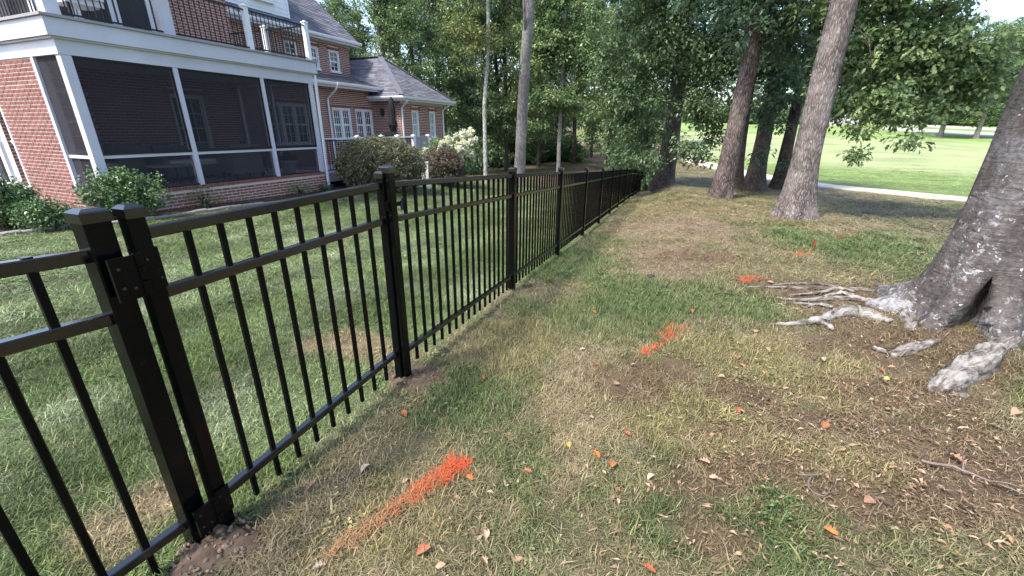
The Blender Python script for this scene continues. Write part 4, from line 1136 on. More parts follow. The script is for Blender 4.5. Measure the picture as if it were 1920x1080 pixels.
# the big grey tree at the right edge, with its hollow and its surface roots
TBf = Vector((3.68, 3.10, 0)); TBf.z = ground(TBf.x, TBf.y)
big = thing('lichen_tree', 'large smooth grey tree with lichen, a dark hollow at its foot and bare surface roots', 'tree', TBf)
def big_trunk():
    seg = 96; zs = [-.15, 0, .04, .08, .13, .18, .24, .3, .37, .45, .54, .64, .76, .9, 1.05, 1.25, 1.5, 1.8, 2.2, 2.7, 3.3, 4, 5, 6.2, 7.5, 9]
    rg = random.Random(4); V = []
    cam_th = math.atan2(-TBf.y, -TBf.x)                       # direction towards the path side
    lob = [(cam_th - 1.35, .26, .30), (cam_th + .42, .26, .22), (cam_th - .38, .22, .24), (cam_th + 2.0, .5, .35), (cam_th + 3.3, .45, .35), (cam_th - 2.2, .45, .35)]
    hole = cam_th + .02
    for z in zs:
        zz = max(z, 0)
        r0 = .30 + .06 * math.exp(-zz / .45) - .008 * zz
        lean = Vector((.03 * zz, -.01 * zz, 0))
        for k in range(seg):
            th = 2 * math.pi * k / seg
            r = r0
            for a, s, wd in lob:
                d = (th - a + math.pi) % (2 * math.pi) - math.pi
                wdz = wd * (1 + .5 * zz)
                r += s * math.exp(-zz / .17) * math.exp(-(d / wdz) ** 2) + .035 * math.exp(-zz / .4) * math.exp(-(d / (wd * 1.3)) ** 2)
            r += .012 * math.sin(7 * th + z * 2) * math.exp(-zz) + .010 * math.sin(3 * th - z * 3) + .006 * math.sin(13 * th + 5 * z) + .005 * math.sin(z * 26 + 2 * math.sin(3 * th)) * math.exp(-zz / .7) + rg.uniform(-.002, .002)
            d = (th - hole + math.pi) % (2 * math.pi) - math.pi
            hw_ = .25 * max(0, 1 - zz / .44) + .0
            if hw_ > 0 and abs(d) < hw_: r = min(r, .05 + .3 * (abs(d) / hw_) ** 5)
            V.append((lean.x + r * math.cos(th), lean.y + r * math.sin(th), z))
    F = []
    for i in range(len(zs) - 1):
        for k in range(seg): F.append((i * seg + k, i * seg + (k + 1) % seg, (i + 1) * seg + (k + 1) % seg, (i + 1) * seg + k))
    mb = MB(); mb.add(V, F)
    for q, r in (((2.6, -1.5, 9.5), .16), ((-2.2, 1.6, 10), .16), ((1.2, 2.5, 10.5), .15), ((-1.5, -1.5, 11), .14)):
        p_, r_ = limb(rg, (.2, 0, 7.5), q, r); mb.tube(p_, r_, 8)
    return mb.mesh('trunk', M['beech'], True)
link('trunk', big_trunk(), big)
ngb = np.random.default_rng(91)
o = link('crown', leaf_mesh('crown', M['midleaf'], ngb, clump_cloud(ngb, [(1.5, .5, 10.5, 4, 4, 2.2)], 130, .7), 40, .16), big); o['kind'] = 'stuff'
def surf_root(pts, rads, seed, seg=12, lift=.75, flat=.8):
    """a root lying on the terrain: pts are measured points (u, v), radius in metres"""
    g = random.Random(seed); P = []; Rr = []
    base = [gp(u, v) for u, v in pts]
    n = len(base)
    for i in range(n - 1):
        m = 6
        for k in range(m + (i == n - 2)):
            t = k / m; a = base[max(i - 1, 0)]; b = base[i]; c = base[i + 1]; d = base[min(i + 2, n - 1)]
            q = .5 * ((2 * b) + (c - a) * t + (2 * a - 5 * b + 4 * c - d) * t * t + (3 * b - a - 3 * c + d) * t ** 3)
            r = (rads[i] * (1 - t) + rads[i + 1] * t) * g.uniform(.86, 1.16)
            q.z = ground(q.x, q.y) + r * (lift - .2) + g.uniform(-.35, .2) * r + (.008 if r < .03 else 0)
            P.append(q - TBf); Rr.append(r)
    mb = MB(); mb.tube(P, Rr, seg, .05, g); lo = [1 + .16 * math.sin(3 * 6.283 * k / seg + seed) + .10 * g.uniform(-1, 1) for k in range(seg)]
    mb.v = [tuple(P[i // seg] + (Vector(v) - P[i // seg]) * lo[i % seg]) for i, v in enumerate(mb.v)]
    zc = [p.z for p in P]
    mb.v = [(x, y, zc[i // seg] + (z - zc[i // seg]) * flat) for i, (x, y, z) in enumerate(mb.v)]
    o = mb.build('root', M['root'], big, True); rc = []
    al = 0
    for i in range(len(P)):
        al += (P[i] - P[i - 1]).length if i else seed
        for k in range(seg): rc += [math.cos(6.283 * k / seg) * Rr[i] * 1.6, math.sin(6.283 * k / seg) * Rr[i] * 1.6, al * .45]
    o.data.attributes.new('rc', 'FLOAT_VECTOR', 'POINT').data.foreach_set('vector', rc)
    return o
surf_root([(1845, 585), (1872, 612), (1893, 638), (1862, 660), (1835, 690), (1790, 715), (1752, 735)], [.14, .085, .08, .055, .078, .072, .035], 1, 14, .5, .95)
surf_root([(1790, 716), (1800, 738), (1806, 748)], [.05, .035, .02], 21, 10, .3)
surf_root([(1730, 560), (1668, 550), (1610, 545), (1540, 543), (1470, 541), (1400, 540)], [.05, .026, .02, .016, .012, .006], 2)
surf_root([(1672, 606), (1640, 598), (1600, 590), (1565, 592), (1535, 604), (1490, 610), (1440, 609)], [.025, .045, .06, .045, .03, .018, .007], 3, 12, .7)
surf_root([(1535, 604), (1552, 614), (1562, 622)], [.03, .02, .008], 4)
surf_root([(1690, 570), (1620, 565), (1560, 562), (1510, 566), (1455, 560)], [.015, .02, .026, .017, .008], 5)
surf_root([(1689, 575), (1696, 598), (1705, 618)], [.045, .04, .025], 6, 10, .6)
surf_root([(1758, 640), (1725, 652), (1690, 662), (1672, 668)], [.02, .038, .045, .025], 7, 10, .5)
surf_root([(1635, 655), (1660, 663)], [.018, .016], 8, 8)
surf_root([(1560, 545), (1530, 552), (1480, 556)], [.018, .016, .008], 9, 8)
surf_root([(1640, 572), (1600, 560), (1575, 552), (1545, 557)], [.022, .026, .018, .008], 10, 8)
surf_root([(1600, 550), (1550, 536), (1500, 533), (1450, 536)], [.016, .014, .012, .006], 11, 8)
surf_root([(1530, 575), (1490, 571), (1445, 574)], [.014, .012, .006], 12, 8)
surf_root([(1665, 540), (1690, 535), (1715, 541)], [.012, .018, .02], 13, 8)
surf_root([(1560, 580), (1535, 574), (1510, 579)], [.02, .018, .008], 14, 8)
surf_root([(1700, 590), (1712, 604), (1708, 622)], [.02, .022, .015], 15, 8)

# the oaks on the rough grass
f = gp(1487, 408)
P2 = up_path(f, [(1510, 300), (1545, 150), (1584, 0)], 9)
ex = [limb(random.Random(5), P2[3] + Vector((0, .15, 0)), Vector((3.0, 1.0, 3.2)), .06, 6, .4), limb(random.Random(8), P2[3] + Vector((0, 0, .8)), Vector((2.2, 1.2, 4.6)), .07, 6, .4)]
def rel(u, v, dist, foot): q = pd(u, v, dist) - foot; return (q.x, q.y, q.z)
dd = 12.0
e2 = [(*rel(1660, 60, dd, f), .95, 1.2, 1.0), (*rel(1740, 100, dd, f), .85, 1.0, .8), (*rel(1640, 170, dd - .3, f), .75, .8, .55), (*rel(1700, 200, dd - .4, f), .7, .7, .35), (*rel(1800, 170, dd + .4, f), .45, .6, .45), (*rel(1600, 240, dd - .6, f), .28, .3, .38), (*rel(1585, 190, dd + .2, f), .4, .5, .6), (*rel(1608, 283, dd - .6, f), .16, .2, .22), (*rel(1705, 262, dd - .6, f), .32, .3, .14), (*rel(1720, -60, dd, f), 1.6, 1.6, 1.0), (*rel(1600, -40, dd + 1, f), 1.2, 1.4, .9), (*rel(1650, 105, dd + 1.0, f), 1.0, .6, .9), (*rel(1800, 110, dd, f), .6, .7, .45), (*rel(1850, 150, dd + .3, f), .5, .6, .35), (*rel(1760, 190, dd + .3, f), .6, .6, .4), (*rel(1580, 120, dd + .8, f), .6, .6, .9)]
tree('oak_tree', 'tall scaly barked oak with leafy branches drooping to the right over the fairway', f, P2, [.29, .235, .22, .21, .20, .19, .16, .13][:len(P2)] + [.12] * max(0, len(P2) - 8), M['oak'], e2, M['midleaf'], 820, 40, .108, .25, 31, 'oaks beside the fence', 28, .55, 4, True, .55, .62, .7, (), .05)
f = gp(1350, 372); P3 = up_path(f, [(1383, 220), (1408, 110), (1432, 0)], 12)
e3 = [(*rel(1420, 20, 14, f), 1.3, 1.2, .9), (*rel(1500, 60, 15, f), 1.1, 1.2, .9), (*rel(1440, -70, 14, f), 2.6, 2.2, 1.3)]
ex3 = [limb(random.Random(9), P3[2], Vector(rel(1395, 150, 14.5, f)), .2, 4, .2), limb(random.Random(19), P3[2] + Vector((0, 0, .2)), Vector(rel(1520, 20, 14.5, f)), .16, 6, .3), limb(random.Random(29), P3[2] + Vector((0, 0, -.1)), Vector(rel(1405, 10, 14.2, f)), .19, 5, .1)]
tree('oak_tree', 'brown flaky barked oak with a forked leaning trunk nearest the bare brown patch', f, P3, [.28, .225, .21, .20] + [.22, .2, .17, .14, .1, .08][:max(0, len(P3) - 4)], M['brownoak'], e3, M['darkleaf'], 260, 36, .14, .33, 32, 'oaks beside the fence', 24, .35, 4, True, .4, .6, .7, ex3)
for (u, v, tops, r, ec, lab, sd) in [
    (1378, 354, [(1392, 250), (1412, 120)], .21, [(1420, 110, .7, .8, .9)], 'thin dark trunk half hidden behind the forked oak', 33),
    (1410, 359, [(1432, 260), (1452, 150)], .30, [(1440, 200, .75, .7, .75), (1480, 150, .9, .9, .8), (1405, 290, .3, .3, .45), (1450, 110, 1.1, .9, .9), (1462, 235, .35, .3, .3), (1440, 285, .2, .3, .3)], 'dark oak with a wide spreading foot in the middle of the trunk cluster', 34),
    (1458, 356, [(1480, 260), (1505, 150)], .24, [(1500, 130, .9, .8, .9), (1530, 190, .7, .7, .6), (1530, 60, 1.2, .9, .9), (1470, 300, .2, .2, .25), (1545, 120, .8, .8, .8)], 'slim dark leaning oak just behind the tall scaly oak', 35)]:
    f = gp(u, v); P = up_path(f, tops, 9); D = math.hypot(f.x, f.y)
    tree('oak_tree', lab, f, P, [r, r * .8] + [r * .7 * .9 ** k for k in range(len(P) - 2)], M['darkbark'], [(*rel(a, b, D - .9, f), x, y, z) for a, b, x, y, z in ec] + [(0, 0, 8, 2.4, 2.4, 1.6)], M['darkleaf'], 260, 40, .15, .30, sd, 'oaks beside the fence', 18, .7, 4, True, .5, .6, .7)
f = gp(1243, 354); P7 = up_path(f, [(1262, 230), (1282, 90), (1292, 0)], 12)
e7 = [(*rel(1250, 60, 18, f), 2.3, 1.8, 1.9), (*rel(1340, 120, 18.2, f), 1.4, 1.5, 1.4), (*rel(1200, 170, 18, f), 1.3, 1.3, 1.3), (*rel(1310, 210, 17.6, f), 1.1, 1.0, .9), (*rel(1215, 255, 18.5, f), .8, .8, .7), (*rel(1290, 280, 17.8, f), .6, .6, .55), (*rel(1345, 255, 18.2, f), .5, .6, .6), (*rel(1255, -60, 18, f), 3.2, 2.6, 1.6), (*rel(1380, 40, 18.5, f), 1.2, 1.2, 1.4), (*rel(1270, 328, 17.6, f), .3, .3, .2), (*rel(1190, 290, 18.2, f), .55, .6, .4), (*rel(1225, 305, 17.4, f), .4, .4, .3), (*rel(1320, 290, 17.8, f), .45, .5, .4), (*rel(1175, 225, 18.4, f), .8, .8, .8), (*rel(1165, 285, 19.5, f), .6, .6, .6), (*rel(1205, 310, 18.8, f), .4, .5, .35), (*rel(1150, 130, 19, f), 1.0, 1.0, 1.2)]
tree('oak_tree', 'dense dark green oak standing at the far end of the long fence', f, P7, [.42, .33, .28, .22] + [.18, .15, .12, .1, .08][:max(0, len(P7) - 4)], M['brownoak'], e7, M['oakleaf'], 1050, 44, .13, .36, 36, 'oaks beside the fence', 20, .5, 10, False, .5, .55, .7)

# the wood behind the house and the lawn
def wood_tree(name, label, u, v, tops, r, bark, crown, leafm, sd, n=150, per=30, ls=.24, cr=.6, group='trees at the edge of the wood', **k):
    f = gp(u, v) if v else None
    D = math.hypot(f.x, f.y); P = up_path(f, tops, 11)
    e = [(*rel(a, b, D + dz, f), x, y, z) for a, b, dz, x, y, z in crown]
    return tree(name, label, f, P, [r] + [r * .9 * .93 ** k for k in range(len(P) - 1)], bark, e, leafm, n, per, ls, cr, sd, group, 14, .3, 5, **k)
wood_tree('birch_tree', 'slender pale trunk with sparse yellow green leaves, nearest the white hydrangea', 911, 346, [(908, 200), (916, 90), (915, 0)], .085, M['birch'],
    [(880, 60, -.3, 1.2, 1.0, 1.5), (960, 130, .8, .5, .5, .3), (900, 140, .5, .5, .5, .5), (900, -50, 0, 1.6, 1.5, 1.0), (935, 180, .5, .3, .3, .25)], M['yellowleaf'], 41, 190, 30, .13, .33, aspect=.5)
wood_tree('pine_tree', 'straight bare grey trunk rising out of sight beside the slender pale birch', 973, 347, [(983, 150), (993, -10)], .27, M['greybark'], [(1005, -120, 0, 2.4, 2.4, 1.2)], M['midleaf'], 42, 60)
wood_tree('young_maple', 'young maple with a thin trunk and layered bright green leaves behind the fence', 1046, 332, [(1050, 230), (1055, 120), (1060, 20)], .16, M['greybark'],
    [(1060, 60, 0, 3.4, 2.5, 3.0), (1010, 110, -.5, 1.4, 1.5, 2.2), (1110, 120, -.5, 1.6, 1.5, 1.8), (1050, 190, -.8, 2.6, 2, 1.0), (1000, 235, -.9, .8, .8, .4), (1095, 215, -.8, 1.0, .9, .5), (1040, -30, 0, 3.0, 2.5, 1.6)], M['midleaf'], 43, 560, 46, .22, .5)
# shared crowns for the deeper wood: three growth forms, reused at different sizes
ngw = np.random.default_rng(5)
CROWNS = []
for i, (m, n) in enumerate(((M['oakleaf'], 520), (M['midleaf'], 480), (M['lightleaf'], 420), (M['midleaf'], 420))):
    es = [(ngw.uniform(-.45, .45), ngw.uniform(-.45, .45), ngw.uniform(-1.7, 1.7), ngw.uniform(.35, .65), ngw.uniform(.35, .65), ngw.uniform(.3, .5)) for _ in range(13)]
    CROWNS.append(leaf_mesh('crown', m, ngw, clump_cloud(ngw, es, n, .12), 40, .046, aspect=.62, flat=.75))
def trunk_stock(i, bark):
    g = random.Random(60 + i)
    p = [(0, 0, 0), (g.uniform(-.2, .2), g.uniform(-.2, .2), 4), (g.uniform(-.5, .5), g.uniform(-.4, .4), 9), (g.uniform(-.8, .8), 0, 14)]
    br = [limb(g, (p[1][0], p[1][1], g.uniform(3.5, 9)), (g.uniform(-2.6, 2.6), g.uniform(-2.6, 2.6), g.uniform(5, 12)), .07) for _ in range(7)]
    return trunk_mesh('trunk', bark, p, [.24, .2, .15, .06], 12, .35, branches=br, seed=i)
TRUNKS = [trunk_stock(0, M['darkbark']), trunk_stock(1, M['greybark']), trunk_stock(2, M['darkbark']), trunk_stock(3, M['darkbark'])]
gw = random.Random(77)
def stock_tree(p, sc, ch, cw, cz, ci, ti, label, group, name='woodland_tree'):
    t = thing(name, label, 'tree', p, gw.uniform(0, 6.28), group)
    link('trunk', TRUNKS[ti], t, (0, 0, -.1), (0, 0, 0), (sc, sc, ch / 14))
    c = link('crown', CROWNS[ci], t, (0, 0, cz), (0, 0, gw.uniform(0, 6.28)), (cw, cw, (ch * 1.06 - cz) * .25)); c['kind'] = 'stuff'
    c.location.z = cz + (ch - cz) * .5
    return t
NEARW = {(640, 38): 'smaller leafy tree just behind the ridge of the main grey roof', (745, 33): 'nearest wood tree behind the hip roof of the brick wing', (830, 34): 'wood tree just beyond the right corner of the brick wing',
    (890, 36): 'dark trunked wood tree directly left of the slender pale birch', (950, 38): 'light green wood tree between the slender pale birch and the bare grey trunk', (1160, 38): 'wood tree with low foliage directly left of the dense dark oak',
    (1185, 42): 'wood tree hidden behind the left side of the dense dark oak', (1010, 44): 'wood tree between the bare grey trunk and the young maple', (1108, 60): 'wood tree standing in the bright opening right of the young maple'}
WL = 'tall leafy tree in the shaded wood behind the house and the fence'
for (u, dist, ch, cw, c0, ci, ti) in [
    (640, 38, 11.5, 3.4, 3, 0, 0), (700, 42, 13.5, 4.0, 4, 1, 1), (745, 33, 15, 3.6, 3, 3, 2), (790, 42, 19, 4.6, 3, 0, 3), (830, 34, 17, 3.6, 2.2, 1, 0), (868, 45, 19, 4.5, 3, 3, 1), (890, 36, 18, 3.8, 2.5, 0, 2), (935, 48, 20, 4.6, 2, 1, 3), (950, 38, 17, 3.8, 2.0, 2, 0), (990, 52, 20, 4.6, 3.5, 0, 1), (1010, 44, 19, 4.2, 2.4, 1, 2), (1075, 50, 19, 4.2, 2.6, 3, 3), (1108, 60, 19, 4.8, 4.0, 2, 2), (1140, 46, 18, 4.0, 2.6, 3, 0), (1160, 38, 16, 3.4, 1.4, 1, 1), (1185, 42, 17, 3.6, 1.4, 0, 2), (605, 48, 12, 4.2, 4, 1, 3), (1200, 52, 18, 4.0, 3, 3, 1), (672, 52, 15, 4, 4, 0, 1), (760, 56, 20, 5, 4, 3, 2), (860, 60, 21, 5, 3.5, 1, 3), (975, 64, 21, 5, 4, 0, 2), (1050, 66, 21, 5, 4, 1, 0), (1235, 60, 18, 4.5, 4.5, 0, 1), (1150, 66, 20, 4.5, 4.5, 1, 3)]:
    d = ray(u, 300); d = d / math.hypot(d[0], d[1]); p = Vector((d[0] * dist, d[1] * dist, 0)); p.z = ground(p.x, p.y)
    stock_tree(p, gw.uniform(.7, 1.1), ch, cw, c0, ci, ti, NEARW.get((u, dist), WL), 'trees in the wood')
SL = 'low dark leafy shrub growing under the woodland trees'
SHRUB = leaf_mesh('foliage', M['oakleaf'], ngw, clump_cloud(ngw, [(0, 0, .45, .9, .9, .55), (.5, .2, .3, .6, .6, .4), (-.5, -.2, .35, .6, .6, .4)], 90, .2), 24, .15, aspect=.55)
SHRUB_STEMS = MB(); 
for k in range(7): SHRUB_STEMS.tube([(0, 0, -.1), (.25 * math.cos(k * .9), .25 * math.sin(k * .9), .4), (.55 * math.cos(k * .9), .55 * math.sin(k * .9), .8)], [.03, .02, .008], 5)
SHRUB_ST = SHRUB_STEMS.mesh('stems', M['darkbark'])
def stock_shrub(p, sx, sz, label, group, name='woodland_shrub'):
    t = thing(name, label, 'shrub', p, gw.uniform(0, 6.28), group); t.scale = (sx, sx, sz)
    link('stems', SHRUB_ST, t); c = link('foliage', SHRUB, t); c['kind'] = 'stuff'
for (u, dist, sx, sz) in [(850, 27, 1.3, 2.0), (872, 30, 1.4, 2.2), (935, 44, 1.5, 2.2), (905, 42, 1.9, 2.8), (1005, 52, 2.2, 2.2), (1035, 54, 2.4, 2.2), (1075, 52, 1.8, 2.2), (980, 50, 2.4, 2.6), (1165, 30, 1.4, 2.0), (1180, 27, 1.3, 1.9), (1150, 34, 1.3, 1.6), (1195, 31, 1.4, 2.2), (1210, 25, 1.1, 1.6), (820, 32, 1.8, 2.8), (890, 44, 2.4, 2.5), (860, 50, 2.8, 3.2), (915, 52, 2.8, 3.0), (955, 50, 2.6, 2.8), (995, 54, 2.8, 2.8), (1030, 56, 2.6, 2.6), (1060, 58, 2.4, 2.6), (935, 58, 3, 4), (1015, 60, 3, 4), (975, 58, 3, 4)]:
    d = ray(u, 300); d = d / math.hypot(d[0], d[1]); p = Vector((d[0] * dist, d[1] * dist, 0)); p.z = ground(p.x, p.y)
    stock_shrub(p, sx, sz, SL, 'shrubs in the wood')
# trees across the fairway
FL = 'distant round crowned tree in the row beyond the road across the fairway'
for (u, dist, ch, cw, c0, ci) in [(1560, 150, 20, 8, 2, 0), (1600, 128, 18, 7, 2, 1), (1660, 140, 19, 8, 2, 3), (1700, 131, 16, 7, 2.5, 0), (1780, 142, 20, 8, 2, 1), (1845, 135, 18, 8, 2, 0), (1895, 138, 19, 8, 2, 3), (1960, 130, 18, 8, 2, 1), (1500, 145, 19, 8, 2, 3), (1440, 138, 20, 8, 2, 0), (1380, 150, 21, 8, 2, 1), (1310, 142, 20, 8, 3, 0), (2040, 128, 18, 8, 2, 0), (1740, 165, 24, 9, 3, 3), (1630, 170, 25, 9, 3, 1), (1850, 168, 24, 9, 3, 1), (1920, 165, 25, 9, 3, 0)]:
    d = ray(u, 250); d = d / math.hypot(d[0], d[1]); p = Vector((d[0] * dist, d[1] * dist, 0)); p.z = ground(p.x, p.y)
    stock_tree(p, 1.1, ch, cw, c0 - .8, ci, gw.randrange(4), FL, 'trees across the fairway', 'distant_tree')
for (u, v, lab) in ((1762, 257, 'distant tree with a leaning trunk standing left of its pair before the pale road'), (1829, 260, 'distant upright tree standing right of its pair before the pale road')):
    p = gp(u, v); p.z = ground(p.x, p.y)
    stock_tree(p, 1.3, 14, 6.2, 1.6, 1, 1, lab, 'pair of trees before the road', 'distant_tree')
for (u, dist, sx, sz) in [(1300, 128, 5, 5), (1350, 130, 5, 4), (1400, 127, 5, 5), (1450, 130, 5, 4), (1505, 128, 5, 4.5), (1560, 132, 5, 4), (1615, 130, 4.5, 4), (1660, 134, 5, 4), (1715, 136, 5, 4.5), (1770, 134, 5, 4), (1815, 136, 5, 4.5), (1865, 132, 5, 4), (1915, 134, 5, 4.5)]:
    d = ray(u, 250); d = d / math.hypot(d[0], d[1]); p = Vector((d[0] * dist, d[1] * dist, 0)); p.z = ground(p.x, p.y)
    stock_shrub(p, sx, sz, 'low dark shrub under the row of distant trees across the fairway', 'shrubs across the fairway', 'distant_shrub')
# the mass of the far wood
ngf = np.random.default_rng(15); fc = []
for _ in range(1500):
    a = R_(ngf.uniform(-62, 14)); d_ = ngf.uniform(68, 92); x, y = d_ * math.sin(a), d_ * math.cos(a)
    fc.append((x, y, ground(x, y) + (17 if math.degrees(a) > -11 else 9) * ngf.random() ** 1.1 + (3.4 if 7 < math.degrees(a) < 14 else .5), 1.5))
for _ in range(900):
    a = R_(ngf.uniform(14, 66)); d_ = ngf.uniform(178, 205); x, y = d_ * math.sin(a), d_ * math.cos(a)
    fc.append((x, y, ground(x, y) + 21 * ngf.random(), 3.2))
o = link('far_wood', leaf_mesh('far_wood', M['oakleaf'], ngf, fc, 26, .62, aspect=.7)); o['kind'] = 'stuff'; o['label'] = 'far dark wood closing the view behind the trees'
# far house glimpsed between trunks
fh = pd(1556, 236, 126); fh.z = ground(fh.x, fh.y)
ho = thing('distant_house', 'small distant grey house glimpsed across the fairway between two oak trunks', 'house', fh, R_(-35))
boxp('wall', M['lilac'], (-5, 5, -4, 4, -.5, 3.6), ho)
part('roof', M['roofbase'], lambda q: q.add([(-5.4, -4.5, 3.5), (5.4, -4.5, 3.5), (5.4, 4.5, 3.5), (-5.4, 4.5, 3.5), (-5.4, 0, 6), (5.4, 0, 6)], [(0, 1, 5, 4), (2, 3, 4, 5), (1, 2, 5), (3, 0, 4), (3, 2, 1, 0)]), ho)
for x in (-3.4, -.6, 2.2):
    w_ = boxp('window', M['white2'], (x, x + 1.3, -4.06, -4.003, 1.2, 2.8), ho); boxp('pane', M['glass'], (x + .12, x + 1.18, -4.075, -4.062, 1.32, 2.68), w_)

# ------------------------------------------------------------------ planted shrubs
def bush(name, label, p, ells, leafm, n, per, ls, cr, seed, group=None, cat='shrub', tight=False, **k):
    ng = np.random.default_rng(seed); rg = random.Random(seed)
    t = thing(name, label, cat, p, 0, group); mb = MB()
    for _ in range(9):
        e = ells[rg.randrange(len(ells))]; pt_, r_ = limb(rg, (rg.uniform(-.08, .08), rg.uniform(-.08, .08), -.05), (e[0] + rg.uniform(-.5, .5) * e[3], e[1] + rg.uniform(-.5, .5) * e[4], e[2] + rg.uniform(-.2, .6) * e[5]), .022, 4, .05)
        mb.tube(pt_, r_, 5)
    mb.build('stems', M['darkbark'], t)
    cl = clump_cloud(ng, ells, n, cr, .16 if tight else .28, .9 if tight else .8, .1 if tight else .3)
    o = link('foliage', leaf_mesh('foliage', leafm, ng, cl, per, ls, **k), t); o['kind'] = 'stuff'
    return t
pb = pd(718, 365, 14.0); pb.z = ground(pb.x, pb.y)
bush('rounded_shrub', 'large clipped rounded shrub with bronze green leaves beside the porch', pb, [(0, 0, .85, 1.30, 1.15, .80), (-.35, -.1, .75, 1.0, 1.0, .75), (.5, 0, .75, .9, .95, .78)], M['hedgeleaf'], 1900, 28, .055, .10, 51, 'clipped shrubs by the deck', flat=.9, tight=True)
pb = pd(832, 352, 16.4); pb.z = ground(pb.x, pb.y)
bush('rounded_shrub', 'smaller clipped shrub with a rosy top between the big rounded shrub and the hydrangea', pb, [(0, 0, .75, .80, .80, .72), (.2, 0, .7, .6, .7, .68)], M['rosyleaf'], 1000, 28, .052, .09, 52, 'clipped shrubs by the deck', flat=.9, tight=True)
hp_ = pd(842, 340, 17.0); hp_.z = ground(hp_.x, hp_.y)
hy = bush('hydrangea', 'hydrangea with large cream flower heads behind the smaller clipped shrub', hp_, [(0, 0, 1.1, .85, .8, .65), (-.45, 0, 1.4, .5, .5, .4), (.45, 0, .8, .5, .5, .5)], M['midleaf'], 130, 26, .11, .18, 53)
gh = random.Random(8); ngh = np.random.default_rng(12)
BL = [leaf_mesh('flower_head', M['bloom'], ngh, clump_cloud(ngh, [(0, 0, 0, .05, .05, .055)], 22, .03), 10, .042, aspect=.95, droop=0, flat=1) for _ in range(3)]
toc = Vector((-hp_.x, -hp_.y, 0)).normalized(); rt = Vector((-toc.y, toc.x, 0)) * -1
for k in range(44):
    a = gh.uniform(-1, 1); b = gh.uniform(-1, 1)
    x = -.05 + a * .98; zc = 1.15 - .42 * a + b * (.58 - .1 * abs(a)); dp = .72 * math.sqrt(max(.05, 1 - a * a * .8 - b * b * .5))
    p = -rt * x * -1 + toc * (dp * gh.uniform(.8, 1.1)) + Vector((0, 0, zc))
    o = link('flower_head', BL[k % 3], hy, p, (gh.uniform(-.5, .5), gh.uniform(-.5, .5), gh.uniform(0, 6)), (gh.uniform(1.5, 2.1),) * 3)
p = hloc(-.02, -.55); p.z = ground(p.x, p.y)
bush('holly_shrub', 'glossy green shrub at the porch corner below the white corner post', p, [(0, 0, .40, .46, .46, .40), (.34, .15, .46, .40, .36, .38), (-.30, -.1, .45, .34, .32, .42), (.05, .1, .72, .22, .2, .22)], M['holly'], 330, 24, .055, .10, 54, 'foundation shrubs along the house', flat=.9)
p = pd(88, 400, 9.6); p.z = ground(p.x, p.y)
bush('holly_shrub', 'low rounded shrub with small leaves in the mulch below the brick pier', p, [(0, 0, .22, .34, .32, .24), (-.2, 0, .22, .22, .22, .2)], M['holly'], 190, 24, .045, .09, 55, 'foundation shrubs along the house', flat=.9)
p = pd(2, 395, 10.1); p.z = ground(p.x, p.y)
bush('holly_shrub', 'loose upright shrub under the left window at the picture edge', p, [(0, 0, .34, .26, .28, .34), (-.35, .1, .3, .3, .3, .3), (.1, 0, .6, .14, .14, .22)], M['holly'], 220, 24, .05, .10, 56, 'foundation shrubs along the house', flat=.9)
p = pd(42, 392, 10.8); p.z = ground(p.x, p.y)
bush('holly_shrub', 'dull green shrub between the window shrub and the low rounded shrub', p, [(0, 0, .30, .26, .26, .30), (.05, 0, .5, .16, .16, .2)], M['holly'], 150, 24, .05, .10, 57, 'foundation shrubs along the house', flat=.9)
for (u, w, sz, lab, sd) in ((1.55, -.35, .30, 'pale sparse weed growing against the brick base under the left screen', 58), (4.0, -.4, .22, 'low grey green plant by the brick base under the right screen', 59), (4.75, -.45, .2, 'small dark ground plant beside the porch downspout', 60)):
    p = hloc(u, w); p.z = ground(p.x, p.y)
    bush('small_plant', lab, p, [(0, 0, sz * .7, sz * 1.2, sz, sz * .8)], M['lightleaf'] if sd != 60 else M['darkleaf'], 40, 16, .045, .07, sd, 'small plants in the bed', 'plant', aspect=.35, droop=-.3)
# potted plant's leaves
o = link('plant', leaf_mesh('plant', M['darkleaf'], ngh, clump_cloud(ngh, [(0, 0, .47, .22, .22, .13)], 40, .06), 12, .07), pt); o['kind'] = 'stuff'
# pale edging stones of the mulch bed
eb = MB(); ge = random.Random(2)
ed_ = thing('bed_edging', 'line of pale edging stones between the mulch bed and the lawn', 'edging', hloc(0, -1.0, ground(*hloc(0, -1.0)[:2])))
st_ = [MB().bar((-.12, 0, .02), (.12, 0, .02), .09, .07, .018).mesh('edging_stone', M['mulch'])]
u = -3.0
while u < 9:
    c = hloc(u, -.96 + .12 * math.sin(u * 1.1)); c.z = ground(c.x, c.y)
    link('edging_stone', st_[0], ed_, c - ed_.location, (0, 0, math.pi / 2 - AH + .12 * math.cos(u * 1.1) + ge.uniform(-.05, .05)), (1, 1, ge.uniform(.8, 1.1))); u += .255

